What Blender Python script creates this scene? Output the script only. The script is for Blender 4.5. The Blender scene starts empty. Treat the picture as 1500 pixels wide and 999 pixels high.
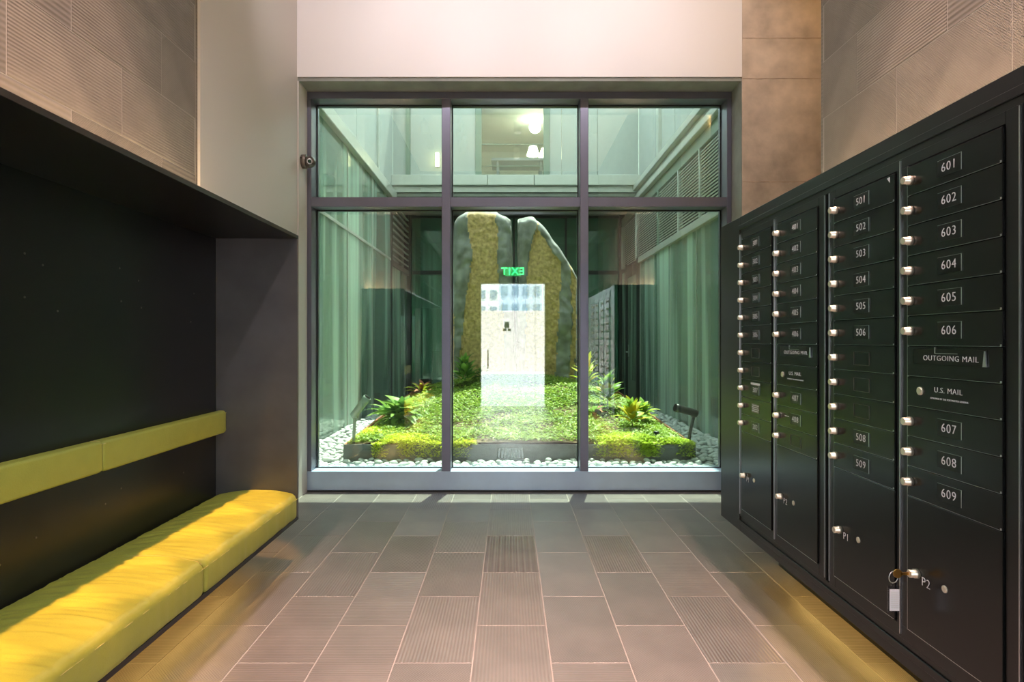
import bpy, bmesh, math, random
import numpy as np
from mathutils import Vector, Matrix, noise, Euler

random.seed(7); np.random.seed(7)
S = bpy.context.scene
C = S.collection
R = math.radians
PI = math.pi

# ------------------------------------------------------------------ camera
cd = bpy.data.cameras.new('camera'); cam = bpy.data.objects.new('camera', cd); C.objects.link(cam)
cam.location = (0, 0, 1.25); cam.rotation_euler = (R(90), 0, 0)
cd.sensor_width = 36.0; cd.lens = 36.0*877/1500; cd.shift_x = 4/1500; cd.clip_start = 0.05; cd.clip_end = 500
S.camera = cam

# ------------------------------------------------------------------ world, sun, exposure
W = bpy.data.worlds.new('world'); S.world = W; W.use_nodes = True
wn = W.node_tree.nodes; wl = W.node_tree.links; wn.clear()
wo = wn.new('ShaderNodeOutputWorld'); bg = wn.new('ShaderNodeBackground')
bg.inputs['Color'].default_value = (0.86, 0.93, 1.0, 1); bg.inputs['Strength'].default_value = 3.2
wl.new(bg.outputs[0], wo.inputs[0])
sd = bpy.data.lights.new('sun', 'SUN'); sun = bpy.data.objects.new('sun', sd); C.objects.link(sun)
sd.energy = 9.0; sd.angle = R(0.6); sd.color = (1.0, 0.93, 0.82)
sun.rotation_euler = Vector((-0.10, -0.42, -0.885)).to_track_quat('-Z', 'Y').to_euler()
sun.location = (6, 12, 25)
V = S.view_settings
V.view_transform = 'Standard'; V.look = 'None'; V.exposure = 0.85; V.gamma = 1.0; V.use_curve_mapping = False
WARM = (1.0, .47, .11); P_BENCH = 330; PINK = (1.0, .62, .52); P_FLOOR = 250; HEAD_FILL = (1.0, .90, .93); P_HEAD_FILL = 27; ROOM_FILL = (1.0, .92, .93); P_ROOM_FILL = 40
# sampling portals in the two real openings (door and courtyard window)
def portal(name, loc, rot, sx, sy):
    d = bpy.data.lights.new(name, 'AREA'); d.shape = 'RECTANGLE'; d.size = sx; d.size_y = sy
    d.cycles.is_portal = True
    o = bpy.data.objects.new(name, d); C.objects.link(o); o.location = loc; o.rotation_euler = rot
portal('door_portal', (0.07, -1.42, 1.19), (R(90), 0, 0), 1.3, 2.4)       # faces +Y
portal('window_portal', (0.08, 5.3, 1.72), (R(-90), 0, 0), 3.6, 3.2)      # faces -Y

# ------------------------------------------------------------------ materials
MATS = {}
def nodes_of(name):
    m = bpy.data.materials.new(name); m.use_nodes = True
    nt = m.node_tree; b = nt.nodes.get('Principled BSDF')
    MATS[name] = m
    return m, nt, b
def pmat(name, col, rough=0.5, metal=0.0, var=0.0, scale=8.0, bump=0.0, bscale=60.0, spec=0.5, coat=0.0, stretch=None, objvar=0.0, detail=4.0):
    m, nt, b = nodes_of(name); N = nt.nodes; L = nt.links
    b.inputs['Base Color'].default_value = (*col, 1); b.inputs['Roughness'].default_value = rough
    b.inputs['Metallic'].default_value = metal; b.inputs['Specular IOR Level'].default_value = spec
    b.inputs['Coat Weight'].default_value = coat
    tc = N.new('ShaderNodeTexCoord'); mp = N.new('ShaderNodeMapping'); L.new(tc.outputs['Object'], mp.inputs[0])
    if stretch: mp.inputs['Scale'].default_value = stretch
    if var > 0 or objvar > 0:
        no = N.new('ShaderNodeTexNoise'); no.inputs['Scale'].default_value = scale; no.inputs['Detail'].default_value = detail
        L.new(mp.outputs[0], no.inputs['Vector'])
        cr = N.new('ShaderNodeMapRange'); cr.inputs[1].default_value = 0.3; cr.inputs[2].default_value = 0.7
        cr.inputs[3].default_value = 1-var; cr.inputs[4].default_value = 1+var
        L.new(no.outputs['Fac'], cr.inputs[0])
        mu = N.new('ShaderNodeMath'); mu.operation = 'MULTIPLY'
        oi = N.new('ShaderNodeObjectInfo'); mr = N.new('ShaderNodeMapRange')
        mr.inputs[3].default_value = 1-objvar; mr.inputs[4].default_value = 1+objvar
        L.new(oi.outputs['Random'], mr.inputs[0]); L.new(cr.outputs[0], mu.inputs[0]); L.new(mr.outputs[0], mu.inputs[1])
        vm = N.new('ShaderNodeVectorMath'); vm.operation = 'SCALE'; vm.inputs[0].default_value = col
        L.new(mu.outputs[0], vm.inputs['Scale']); L.new(vm.outputs[0], b.inputs['Base Color'])
    if bump > 0:
        n2 = N.new('ShaderNodeTexNoise'); n2.inputs['Scale'].default_value = bscale; n2.inputs['Detail'].default_value = 5
        L.new(mp.outputs[0], n2.inputs['Vector'])
        bp = N.new('ShaderNodeBump'); bp.inputs['Strength'].default_value = bump; bp.inputs['Distance'].default_value = 0.01
        L.new(n2.outputs['Fac'], bp.inputs['Height']); L.new(bp.outputs[0], b.inputs['Normal'])
    return m
def emat(name, col, st):
    m, nt, b = nodes_of(name)
    b.inputs['Base Color'].default_value = (*[min(1, c) for c in col], 1)
    b.inputs['Emission Color'].default_value = (*col, 1); b.inputs['Emission Strength'].default_value = st
    return m
def glassmat(name, tint, refl, rough=0.0, gcol=(1, 1, 1)):
    m, nt, b = nodes_of(name); N = nt.nodes; L = nt.links; N.remove(b)
    out = N.get('Material Output')
    t = N.new('ShaderNodeBsdfTransparent'); t.inputs[0].default_value = (*tint, 1)
    g = N.new('ShaderNodeBsdfGlossy'); g.inputs['Roughness'].default_value = rough; g.inputs[0].default_value = (*gcol, 1)
    fr = N.new('ShaderNodeLayerWeight'); fr.inputs['Blend'].default_value = 0.35
    mr = N.new('ShaderNodeMapRange'); mr.inputs[3].default_value = refl; mr.inputs[4].default_value = 0.75
    pw = N.new('ShaderNodeMath'); pw.operation = 'POWER'; pw.inputs[1].default_value = 3.0
    L.new(fr.outputs['Facing'], pw.inputs[0]); L.new(pw.outputs[0], mr.inputs[0])
    mx = N.new('ShaderNodeMixShader'); L.new(mr.outputs[0], mx.inputs[0]); L.new(t.outputs[0], mx.inputs[1]); L.new(g.outputs[0], mx.inputs[2])
    L.new(mx.outputs[0], out.inputs[0])
    return m
def ribbed(name, col, axis, freq, strength, rough, dots=False, objvar=0.08, spec=.85):
    """porcelain tile with fine pressed ribs (or dots) running along one axis"""
    m, nt, b = nodes_of(name); N = nt.nodes; L = nt.links
    tc = N.new('ShaderNodeTexCoord'); sp = N.new('ShaderNodeSeparateXYZ'); L.new(tc.outputs['Object'], sp.inputs[0])
    def sine(sock, f):
        a = N.new('ShaderNodeMath'); a.operation = 'MULTIPLY'; a.inputs[1].default_value = f*2*PI; L.new(sock, a.inputs[0])
        s = N.new('ShaderNodeMath'); s.operation = 'SINE'; L.new(a.outputs[0], s.inputs[0]); return s.outputs[0]
    h = sine(sp.outputs[axis[0]], freq)
    if dots:
        h2 = sine(sp.outputs[axis[1]], freq)
        mm = N.new('ShaderNodeMath'); mm.operation = 'MULTIPLY'; L.new(h, mm.inputs[0]); L.new(h2, mm.inputs[1]); h = mm.outputs[0]
    bp = N.new('ShaderNodeBump'); bp.inputs['Strength'].default_value = strength; bp.inputs['Distance'].default_value = 0.002
    L.new(h, bp.inputs['Height']); L.new(bp.outputs[0], b.inputs['Normal'])
    no = N.new('ShaderNodeTexNoise'); no.inputs['Scale'].default_value = 5; no.inputs['Detail'].default_value = 5
    L.new(tc.outputs['Object'], no.inputs['Vector'])
    cr = N.new('ShaderNodeMapRange'); cr.inputs[1].default_value = .3; cr.inputs[2].default_value = .7; cr.inputs[3].default_value = .86; cr.inputs[4].default_value = 1.14
    L.new(no.outputs['Fac'], cr.inputs[0])
    hr = N.new('ShaderNodeMapRange'); hr.inputs[1].default_value = -1; hr.inputs[3].default_value = .90; hr.inputs[4].default_value = 1.07; L.new(h, hr.inputs[0])
    oi = N.new('ShaderNodeObjectInfo'); mr = N.new('ShaderNodeMapRange'); mr.inputs[3].default_value = 1-objvar; mr.inputs[4].default_value = 1+objvar
    L.new(oi.outputs['Random'], mr.inputs[0])
    m1 = N.new('ShaderNodeMath'); m1.operation = 'MULTIPLY'; L.new(cr.outputs[0], m1.inputs[0]); L.new(hr.outputs[0], m1.inputs[1])
    m2 = N.new('ShaderNodeMath'); m2.operation = 'MULTIPLY'; L.new(m1.outputs[0], m2.inputs[0]); L.new(mr.outputs[0], m2.inputs[1])
    vm = N.new('ShaderNodeVectorMath'); vm.operation = 'SCALE'; vm.inputs[0].default_value = col
    L.new(m2.outputs[0], vm.inputs['Scale']); L.new(vm.outputs[0], b.inputs['Base Color'])
    b.inputs['Roughness'].default_value = rough; b.inputs['Specular IOR Level'].default_value = spec
    return m
def leafmat(name, c1, c2, scale=3.0, trans=0.35):
    m, nt, b = nodes_of(name); N = nt.nodes; L = nt.links
    out = N.get('Material Output')
    tc = N.new('ShaderNodeTexCoord'); no = N.new('ShaderNodeTexNoise'); no.inputs['Scale'].default_value = scale; no.inputs['Detail'].default_value = 3
    L.new(tc.outputs['Object'], no.inputs['Vector'])
    cr = N.new('ShaderNodeValToRGB'); cr.color_ramp.elements[0].position = .35; cr.color_ramp.elements[1].position = .65
    cr.color_ramp.elements[0].color = (*c1, 1); cr.color_ramp.elements[1].color = (*c2, 1)
    L.new(no.outputs['Fac'], cr.inputs[0]); L.new(cr.outputs[0], b.inputs['Base Color'])
    b.inputs['Roughness'].default_value = .45; b.inputs['Specular IOR Level'].default_value = .3
    tr = N.new('ShaderNodeBsdfTranslucent'); L.new(cr.outputs[0], tr.inputs[0])
    mx = N.new('ShaderNodeMixShader'); mx.inputs[0].default_value = trans
    L.new(b.outputs[0], mx.inputs[1]); L.new(tr.outputs[0], mx.inputs[2]); L.new(mx.outputs[0], out.inputs[0])
    return m

TILE = (0.185, 0.165, 0.150)
M_ft = [ribbed('tile_dots', TILE, (0, 1), 90, .28, .30, dots=True), ribbed('tile_ribs_long', TILE, (0,), 70, .28, .30),
        ribbed('tile_ribs_fine', (0.175, 0.158, 0.145), (0,), 130, .25, .28), ribbed('tile_ribs_cross', (.19, .168, .152), (1,), 80, .25, .32)]
M_fr = ribbed('tile_ribs_coarse', (.20, .19, .18), (0,), 29, 1.0, .18)
WT = (0.215, 0.190, 0.165)
M_wt = [ribbed('walltile_dots', WT, (1, 2), 100, .5, .5, dots=True, spec=.4), ribbed('walltile_ribs', WT, (2,), 75, .45, .5, spec=.4), ribbed('walltile_fine', WT, (2,), 45, .35, .5, spec=.4)]
M_grout = pmat('grout', (.37, .34, .31), .9, var=.1)
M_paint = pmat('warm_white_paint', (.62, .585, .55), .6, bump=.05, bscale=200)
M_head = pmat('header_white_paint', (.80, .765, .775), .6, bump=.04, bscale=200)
M_ceil = pmat('ceiling_white', (.8, .78, .76), .8, bump=.03)
M_conc = pmat('board_formed_concrete', (.53, .435, .36), .75, var=.24, scale=6, bump=.25, bscale=25, detail=12)
M_concg = pmat('grey_concrete', (.27, .28, .26), .8, var=.15, scale=6, bump=.2, bscale=30)
M_concline = pmat('concrete_pour_line', (.42, .33, .26), .85, var=.25, scale=9, bump=.3, bscale=40)
M_frame = pmat('anodised_window_frame', (.22, .22, .29), .36, metal=.75, var=.04)
M_sill = pmat('daylit_anodised_sill', (.52, .63, .82), .42, metal=.45, var=.04)  # paler and bluer than the frame: door daylight put into the colour
M_gask = pmat('black_gasket', (.01, .01, .012), .6)
M_steel = pmat('blackened_steel', (.011, .011, .012), .34, metal=.0, var=.25, scale=3, bump=.03, bscale=300, spec=.5)
M_steelend = pmat('daylit_steel_end', (.16, .157, .168), .42, metal=.5, var=.12, scale=5, bump=.03, bscale=300)  # lighter copy of the black steel: street daylight put into the colour
M_mbox = pmat('black_anodised_door', (.006, .0063, .0064), .22, var=.1, scale=20, bump=.015, bscale=500, spec=.5)
M_mframe = pmat('black_anodised_frame', (.010, .010, .011), .28, var=.1, scale=20, spec=.5)
M_plate = pmat('number_plate', (.004, .004, .0045), .3)
M_white = pmat('white_lettering', (.78, .76, .80), .5)
M_alu = pmat('bright_aluminium', (.72, .72, .75), .3, metal=1.0)
M_nick = pmat('nickel_lock', (.88, .80, .66), .32, metal=.8, bump=.02)
M_lockdark = pmat('keyhole_dark', (.05, .045, .04), .4, metal=.6)
M_brass = pmat('brass_key', (.80, .42, .10), .3, metal=1.0)
M_leather = pmat('chartreuse_leather', (.44, .47, .085), .42, var=.05, scale=12, bump=.12, bscale=180)
M_seam = pmat('pale_stitching', (.72, .66, .25), .7)
M_gun = pmat('gunmetal', (.20, .17, .15), .35, metal=.85)
M_lens = pmat('lens_black', (.004, .004, .004), .1)
M_pane = glassmat('courtyard_pane', (.83, .955, .885), .145)
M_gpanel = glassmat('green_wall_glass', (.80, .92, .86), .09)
_nt = M_gpanel.node_tree; _o = _nt.nodes['Material Output']; _src = _o.inputs[0].links[0].from_socket     # haze and streaks of reflected sunlight put into the glass colour
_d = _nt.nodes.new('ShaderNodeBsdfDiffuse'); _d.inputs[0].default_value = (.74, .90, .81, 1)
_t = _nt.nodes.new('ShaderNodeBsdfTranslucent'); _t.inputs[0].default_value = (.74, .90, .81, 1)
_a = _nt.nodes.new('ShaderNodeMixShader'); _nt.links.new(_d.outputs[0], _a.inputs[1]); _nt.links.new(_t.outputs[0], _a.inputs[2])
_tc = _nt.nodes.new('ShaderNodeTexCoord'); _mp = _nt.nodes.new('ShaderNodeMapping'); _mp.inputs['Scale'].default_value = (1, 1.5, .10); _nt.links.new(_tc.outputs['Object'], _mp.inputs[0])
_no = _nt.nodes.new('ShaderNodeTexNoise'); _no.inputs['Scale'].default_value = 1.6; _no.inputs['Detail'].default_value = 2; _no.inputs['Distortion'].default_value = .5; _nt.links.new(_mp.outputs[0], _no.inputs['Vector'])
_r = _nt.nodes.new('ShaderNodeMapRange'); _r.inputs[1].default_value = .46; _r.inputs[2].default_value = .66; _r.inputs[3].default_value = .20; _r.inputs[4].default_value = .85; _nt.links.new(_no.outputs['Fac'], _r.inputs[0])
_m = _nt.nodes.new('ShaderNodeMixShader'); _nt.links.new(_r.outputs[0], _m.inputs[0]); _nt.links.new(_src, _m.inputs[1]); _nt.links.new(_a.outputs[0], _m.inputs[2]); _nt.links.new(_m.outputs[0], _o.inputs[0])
M_doorglass = glassmat('clear_door_glass', (.97, .985, .98), .02)
M_backglass = glassmat('dark_back_glass', (.55, .80, .68), .11)
_nt = M_backglass.node_tree; _o = _nt.nodes['Material Output']; _src = _o.inputs[0].links[0].from_socket
_d = _nt.nodes.new('ShaderNodeBsdfDiffuse'); _d.inputs[0].default_value = (.30, .62, .47, 1)
_m = _nt.nodes.new('ShaderNodeMixShader'); _m.inputs[0].default_value = .22  # green haze mixed in, standing in for light from the room behind
_nt.links.new(_src, _m.inputs[1]); _nt.links.new(_d.outputs[0], _m.inputs[2]); _nt.links.new(_m.outputs[0], _o.inputs[0])
M_spandrel = pmat('pale_spandrel_panel', (.46, .48, .475), .22, var=.03, spec=.5)
M_fascia = pmat('pale_metal_fascia', (.58, .585, .56), .3, metal=.3, var=.05)
M_louv = pmat('louver_slat', (.72, .73, .72), .35, metal=.3)
M_dark = pmat('dark_interior', (.03, .04, .037), .8)
M_side = pmat('side_room_interior', (.34, .40, .36), .8)
M_streak = leafmat('streak_sheet', (.62, .72, .64), (.74, .82, .74), 2, .5)  # see-through pale sheets that imitate streaks of reflected sunlight
_nt = M_streak.node_tree; _o = _nt.nodes['Material Output']; _src = _o.inputs[0].links[0].from_socket
_t = _nt.nodes.new('ShaderNodeBsdfTransparent'); _m = _nt.nodes.new('ShaderNodeMixShader'); _m.inputs[0].default_value = .35
_nt.links.new(_src, _m.inputs[1]); _nt.links.new(_t.outputs[0], _m.inputs[2]); _nt.links.new(_m.outputs[0], _o.inputs[0])
M_corten = pmat('rust_edging', (.30, .11, .045), .8, var=.35, scale=9, bump=.2)
M_edging = pmat('dark_steel_edging', (.10, .105, .10), .7, var=.3, scale=14, bump=.2)
M_soil = pmat('soil_mulch', (.14, .095, .05), .95, var=.4, scale=25, bump=.6, bscale=60)
M_peb = [pmat('pebble_white', (.54, .56, .545), .6, var=.08, scale=10, objvar=.12), pmat('pebble_grey', (.36, .39, .39), .6, var=.1, scale=12, objvar=.15)]
M_rock = pmat('basalt_grey', (.30, .30, .285), .75, var=.45, scale=5, bump=.7, bscale=14, detail=8)
M_gold = pmat('split_ochre_face', (.66, .45, .21), .8, var=.35, scale=22, bump=.9, bscale=45, detail=8)
M_grass = leafmat('groundcover_green', (.18, .32, .04), (.42, .54, .09), 11)
M_sedum = leafmat('sedum_yellow', (.52, .62, .03), (.80, .82, .09), 5)
M_lf = leafmat('glossy_green_leaf', (.20, .38, .06), (.40, .56, .13), 4)
M_lf2 = leafmat('dark_green_leaf', (.06, .17, .03), (.15, .30, .06), 4)
M_yel = leafmat('yellow_leaf', (.70, .50, .02), (.42, .52, .05), 7)
M_stem = pmat('plant_stem', (.22, .26, .08), .7)
M_lampgreen = pmat('spot_grey_green', (.24, .30, .25), .45, metal=.2)
M_lampdark = pmat('spot_charcoal', (.04, .045, .045), .4, metal=.3)
M_ledwarm = emat('led_warm', (1.0, .60, .16), 12)
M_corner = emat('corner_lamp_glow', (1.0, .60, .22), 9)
M_ledup = emat('led_uplight', (1.0, .70, .40), 42)
M_sconce = emat('sconce_glow', (1.0, .78, .42), 9)
M_bulb = emat('bulb_glow', (1.0, .90, .74), 18)
M_exit = emat('exit_green', (.04, 1.0, .22), 5)
M_exitbg = emat('exit_panel', (.02, .5, .12), 1.6)
M_exitbody = pmat('exit_housing', (.05, .06, .055), .5)
M_backwall = pmat('charcoal_back_wall', (.035, .036, .038), .5, var=.1)
M_pave = pmat('street_paving', (.86, .85, .85), .85, var=.08, scale=2)
M_pink = pmat('pale_pink_render', (.66, .575, .57), .85, var=.05)
M_bldb = pmat('blue_grey_tower', (.40, .48, .58), .6, var=.05)
M_bldw = pmat('white_tower', (.66, .68, .70), .6, var=.05)
M_win = pmat('tower_window', (.18, .25, .33), .2)
M_mass = pmat('outer_building_mass', (.45, .45, .44), .8, var=.05)
M_paper = pmat('paper_white', (.80, .82, .86), .7)
M_plastic = glassmat('clear_plastic', (.86, .86, .92), .10, .1)
M_cream = pmat('cream_paper', (.72, .68, .50), .7)
M_room = pmat('upper_room_plaster', (.82, .82, .75), .8)
M_shade = emat('lampshade_glow', (1.0, .86, .66), 7)

# ------------------------------------------------------------------ helpers
def link(o, parent=None):
    C.objects.link(o)
    if parent is not None: o.parent = parent
    return o
def mk(name, bm, mat, parent=None, smooth=False):
    me = bpy.data.meshes.new(name); bm.normal_update(); bm.to_mesh(me); bm.free()
    if smooth:
        for p in me.polygons: p.use_smooth = True
    for m in (mat if isinstance(mat, (list, tuple)) else [mat]): me.materials.append(m)
    return link(bpy.data.objects.new(name, me), parent)
def raw(name, v, f, mat, parent=None, smooth=False):
    me = bpy.data.meshes.new(name); me.from_pydata(v, [], f); me.update()
    if smooth:
        for p in me.polygons: p.use_smooth = True
    for m in (mat if isinstance(mat, (list, tuple)) else [mat]): me.materials.append(m)
    return link(bpy.data.objects.new(name, me), parent)
def bmbox(bm, x0, x1, y0, y1, z0, z1, bev=0.0):
    r = bmesh.ops.create_cube(bm, size=1.0)
    for v in r['verts']:
        v.co = Vector(((x0+x1)/2 + v.co.x*(x1-x0), (y0+y1)/2 + v.co.y*(y1-y0), (z0+z1)/2 + v.co.z*(z1-z0)))
    if bev > 0:
        es = list({e for v in r['verts'] for e in v.link_edges})
        bmesh.ops.bevel(bm, geom=es, offset=bev, segments=1, affect='EDGES', profile=.5)
def box(name, x0, x1, y0, y1, z0, z1, mat, parent=None, bev=0.0):
    bm = bmesh.new(); bmbox(bm, x0, x1, y0, y1, z0, z1, bev); return mk(name, bm, mat, parent)
def boxes(name, lst, mat, parent=None, bev=0.0):
    bm = bmesh.new()
    for b in lst: bmbox(bm, *b, bev)
    return mk(name, bm, mat, parent)
def lathe(bm, prof, axis_m, seg=20):
    """prof: list of (r, h) spun about local z, transformed by axis_m"""
    rings = []
    for r, h in prof:
        rings.append([bm.verts.new(axis_m @ Vector((r*math.cos(2*PI*i/seg), r*math.sin(2*PI*i/seg), h))) for i in range(seg)])
    for a, b in zip(rings[:-1], rings[1:]):
        for i in range(seg):
            bm.faces.new((a[i], a[(i+1) % seg], b[(i+1) % seg], b[i]))
    for rg, fl in ((rings[0], True), (rings[-1], False)):
        try: bm.faces.new(rg[::-1] if fl else rg)
        except ValueError: pass
def frame_to(p, d):
    """matrix with local z along d at p"""
    return Matrix.Translation(p) @ Vector(d).to_track_quat('Z', 'Y').to_matrix().to_4x4()
def lobj(name, prof, p, d, mat, parent=None, seg=20, smooth=True):
    bm = bmesh.new(); lathe(bm, prof, frame_to(Vector(p), d), seg); o = mk(name, bm, mat, parent)
    if smooth:
        for q in o.data.polygons: q.use_smooth = len(q.vertices) == 4
    return o
def tube(name, pts, rad, mat, parent=None, seg=8):
    bm = bmesh.new(); rings = []
    for i, p in enumerate(pts):
        p = Vector(p); d = (Vector(pts[min(i+1, len(pts)-1)]) - Vector(pts[max(i-1, 0)])).normalized()
        m = frame_to(p, d); rings.append([bm.verts.new(m @ Vector((rad*math.cos(2*PI*k/seg), rad*math.sin(2*PI*k/seg), 0))) for k in range(seg)])
    for a, b in zip(rings[:-1], rings[1:]):
        for k in range(seg): bm.faces.new((a[k], a[(k+1) % seg], b[(k+1) % seg], b[k]))
    bm.faces.new(rings[0][::-1]); bm.faces.new(rings[-1])
    return mk(name, bm, mat, parent, True)
def empty(name, loc=(0, 0, 0)):
    o = bpy.data.objects.new(name, None); o.location = loc; o.empty_display_size = .1; C.objects.link(o); return o
def tag(o, label, cat, group=None, kind=None):
    o['label'] = label; o['category'] = cat
    if group: o['group'] = group
    if kind: o['kind'] = kind
    return o
def struct(o, label=None, cat=None):
    o['kind'] = 'structure'
    if label: o['label'] = label
    if cat: o['category'] = cat
    return o
def reparent(root, *kids):
    """parent keeping world coordinates when the root is an offset empty"""
    for k in kids:
        k.parent = root; k.matrix_parent_inverse = Matrix.Translation(-Vector(root.location))
TEXT_CACHE = {}
def text_mesh(s, size, ext=.0004, sx=1.0, off=-.010):
    k = (s, size, sx)
    if k in TEXT_CACHE: return TEXT_CACHE[k]
    cu = bpy.data.curves.new('lettering', 'FONT'); cu.body = s; cu.size = size; cu.align_x = 'CENTER'; cu.align_y = 'CENTER'
    cu.extrude = ext; cu.resolution_u = 3; cu.offset = size*off; cu.space_character = 1.12
    o = bpy.data.objects.new('lettering', cu); C.objects.link(o)
    dg = bpy.context.evaluated_depsgraph_get(); me = bpy.data.meshes.new_from_object(o.evaluated_get(dg))
    bpy.data.objects.remove(o); me.name = 'lettering'
    if sx != 1.0:
        for v in me.vertices: v.co.x *= sx
    TEXT_CACHE[k] = me
    return me
def text(name, s, size, mtx, mat, parent=None, sx=1.0, off=-.010):
    me = text_mesh(s, size, sx=sx, off=off).copy(); me.materials.clear(); me.materials.append(mat)
    me.transform(mtx)
    return link(bpy.data.objects.new(name, me), parent)
M_RW = Matrix(((0, 0, -1, 0), (-1, 0, 0, 0), (0, 1, 0, 0), (0, 0, 0, 1)))   # text plane on the right wall, facing -X

# ------------------------------------------------------------------ room shell
YB = -1.25          # inner face of the entrance wall
floor = struct(box('floor', -2.0, 3.2, YB, 4.975, -.20, -.0010, M_grout), 'grey ribbed porcelain tile floor of the lobby', 'floor')
def tile_mesh(key, dx, dy, t):
    bm = bmesh.new(); bmbox(bm, -dx/2, dx/2, -dy/2, dy/2, -t, 0, .0012); me = bpy.data.meshes.new(key); bm.to_mesh(me); bm.free(); return me
P = .305; PL = .605
ftm = {}
def floor_tile(x0, x1, y0, y1, mat):
    k = (round(x1-x0, 3), round(y1-y0, 3), mat.name)
    if k not in ftm:
        ftm[k] = tile_mesh('tile', x1-x0-.0045, y1-y0-.0045, .012); ftm[k].materials.append(mat)
    o = bpy.data.objects.new('tile', ftm[k]); o.location = ((x0+x1)/2, (y0+y1)/2, 0); link(o, floor)
rt = random.Random(3)
for k in range(-7, 9):
    xa, xb = .162+P*k, .162+P*(k+1)
    lo, hi = (-1.69, 1.85) if True else (0, 0)
    if xb < -1.69 or xa > 2.75: continue
    xa2, xb2 = max(xa, -1.69), xb
    y = (2.63 if k % 2 else 2.93) - 7*PL
    while y < 4.97:
        ya, yb = max(y, YB), min(y+PL, 4.972)
        if yb-ya > .03 and xb2-xa2 > .03 and not (xa > 1.80 and yb > 4.75 and ya > 4.6) :
            m = M_fr if (k == -1 and 3.2 < y < 3.3) else (M_ft[1] if (k == -1 and y > 1.3) else rt.choice(M_ft))
            if xa > 1.80: yb = min(yb, 4.745)
            floor_tile(xa2, xb2, ya, yb, m)
        y += PL

# tiled side walls (wall body + one object per tile)
wall_left = struct(box('wall_left', -2.0, -1.7012, YB, 3.262, 0, 4.5, M_grout), 'left lobby wall of grey brown ribbed tiles', 'wall')
wall_right = struct(box('wall_right', 1.7012, 2.0, YB, 3.262, 0, 4.5, M_grout), 'right lobby wall of grey brown ribbed tiles above mailboxes', 'wall')
wtm = {}
def wall_tile(side, y0, y1, z0, z1, mat, parent):
    k = (side, round(y1-y0, 3), round(z1-z0, 3), mat.name)
    if k not in wtm:
        bm = bmesh.new(); bmbox(bm, -.006, .006, -(y1-y0-.004)/2, (y1-y0-.004)/2, -(z1-z0-.004)/2, (z1-z0-.004)/2, .0012)
        me = bpy.data.meshes.new('tile'); bm.to_mesh(me); bm.free(); me.materials.append(mat); wtm[k] = me
    o = bpy.data.objects.new('tile', wtm[k]); o.location = (side*1.706, (y0+y1)/2, (z0+z1)/2); link(o, parent)
for side, par in ((-1, wall_left), (1, wall_right)):
    for r in range(-1, 8):
        z0, z1 = 2.149+.3045*r, 2.149+.3045*(r+1)
        z1 = min(z1, 4.5)
        if z1-z0 < .02: continue
        y = (2.93 if r % 2 else 2.63) - 7*PL
        while y < 3.25:
            ya, yb = max(y, YB), min(y+PL, 3.245)
            if yb-ya > .03: wall_tile(side, ya, yb, z0, z1, rt.choice(M_wt), par)
            y += PL
box('edge_trim', -1.712, -1.699, 3.247, 3.262, 0, 4.5, M_wt[2], wall_left)
box('edge_trim', 1.699, 1.712, 3.247, 3.262, 0, 4.5, M_wt[2], wall_right)

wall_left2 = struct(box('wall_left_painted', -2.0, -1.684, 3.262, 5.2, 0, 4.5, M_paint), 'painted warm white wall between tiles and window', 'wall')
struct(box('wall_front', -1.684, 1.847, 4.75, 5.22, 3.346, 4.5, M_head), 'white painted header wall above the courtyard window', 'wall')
struct(box('trim_1', -1.684, 1.847, 4.762, 5.22, 3.316, 3.345, M_concg), 'thin grey concrete soffit under the white header', 'trim')
# concrete pier
pier = struct(box('wall_pier', 1.847, 2.9, 4.75, 5.22, 0, 4.5, M_conc, bev=.004), 'brown board formed concrete pier right of the window', 'wall')
for zz in (3.655, 3.335, 2.515, 1.7):
    bm = bmesh.new(); n = 40
    for i in range(n):
        xa = 1.85+1.045*i/n; xb = 1.85+1.045*(i+1)/n; d = .005+.009*abs(noise.noise(Vector((i*.37, zz, 0))))
        bmbox(bm, xa, xb, 4.7475, 4.752, zz-d, zz+.002)
    mk('pour_line', bm, M_concline, pier)
box('reveal', 1.8435, 1.8475, 4.752, 4.972, 0, 3.316, M_concg, pier)
struct(box('wall_niche', 2.9, 3.1, 3.0, 5.22, 0, 4.5, M_paint), 'hidden side wall of the niche beyond mailboxes', 'wall')
struct(box('wall_niche_near', 2.0, 3.1, 3.0, 3.262, 0, 4.5, M_paint), 'hidden near wall of the niche beyond mailboxes', 'wall')
struct(box('ceiling', -2.0, 3.1, YB-.2, 5.22, 4.5, 4.75, M_ceil), 'white lobby ceiling', 'ceiling')
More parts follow.
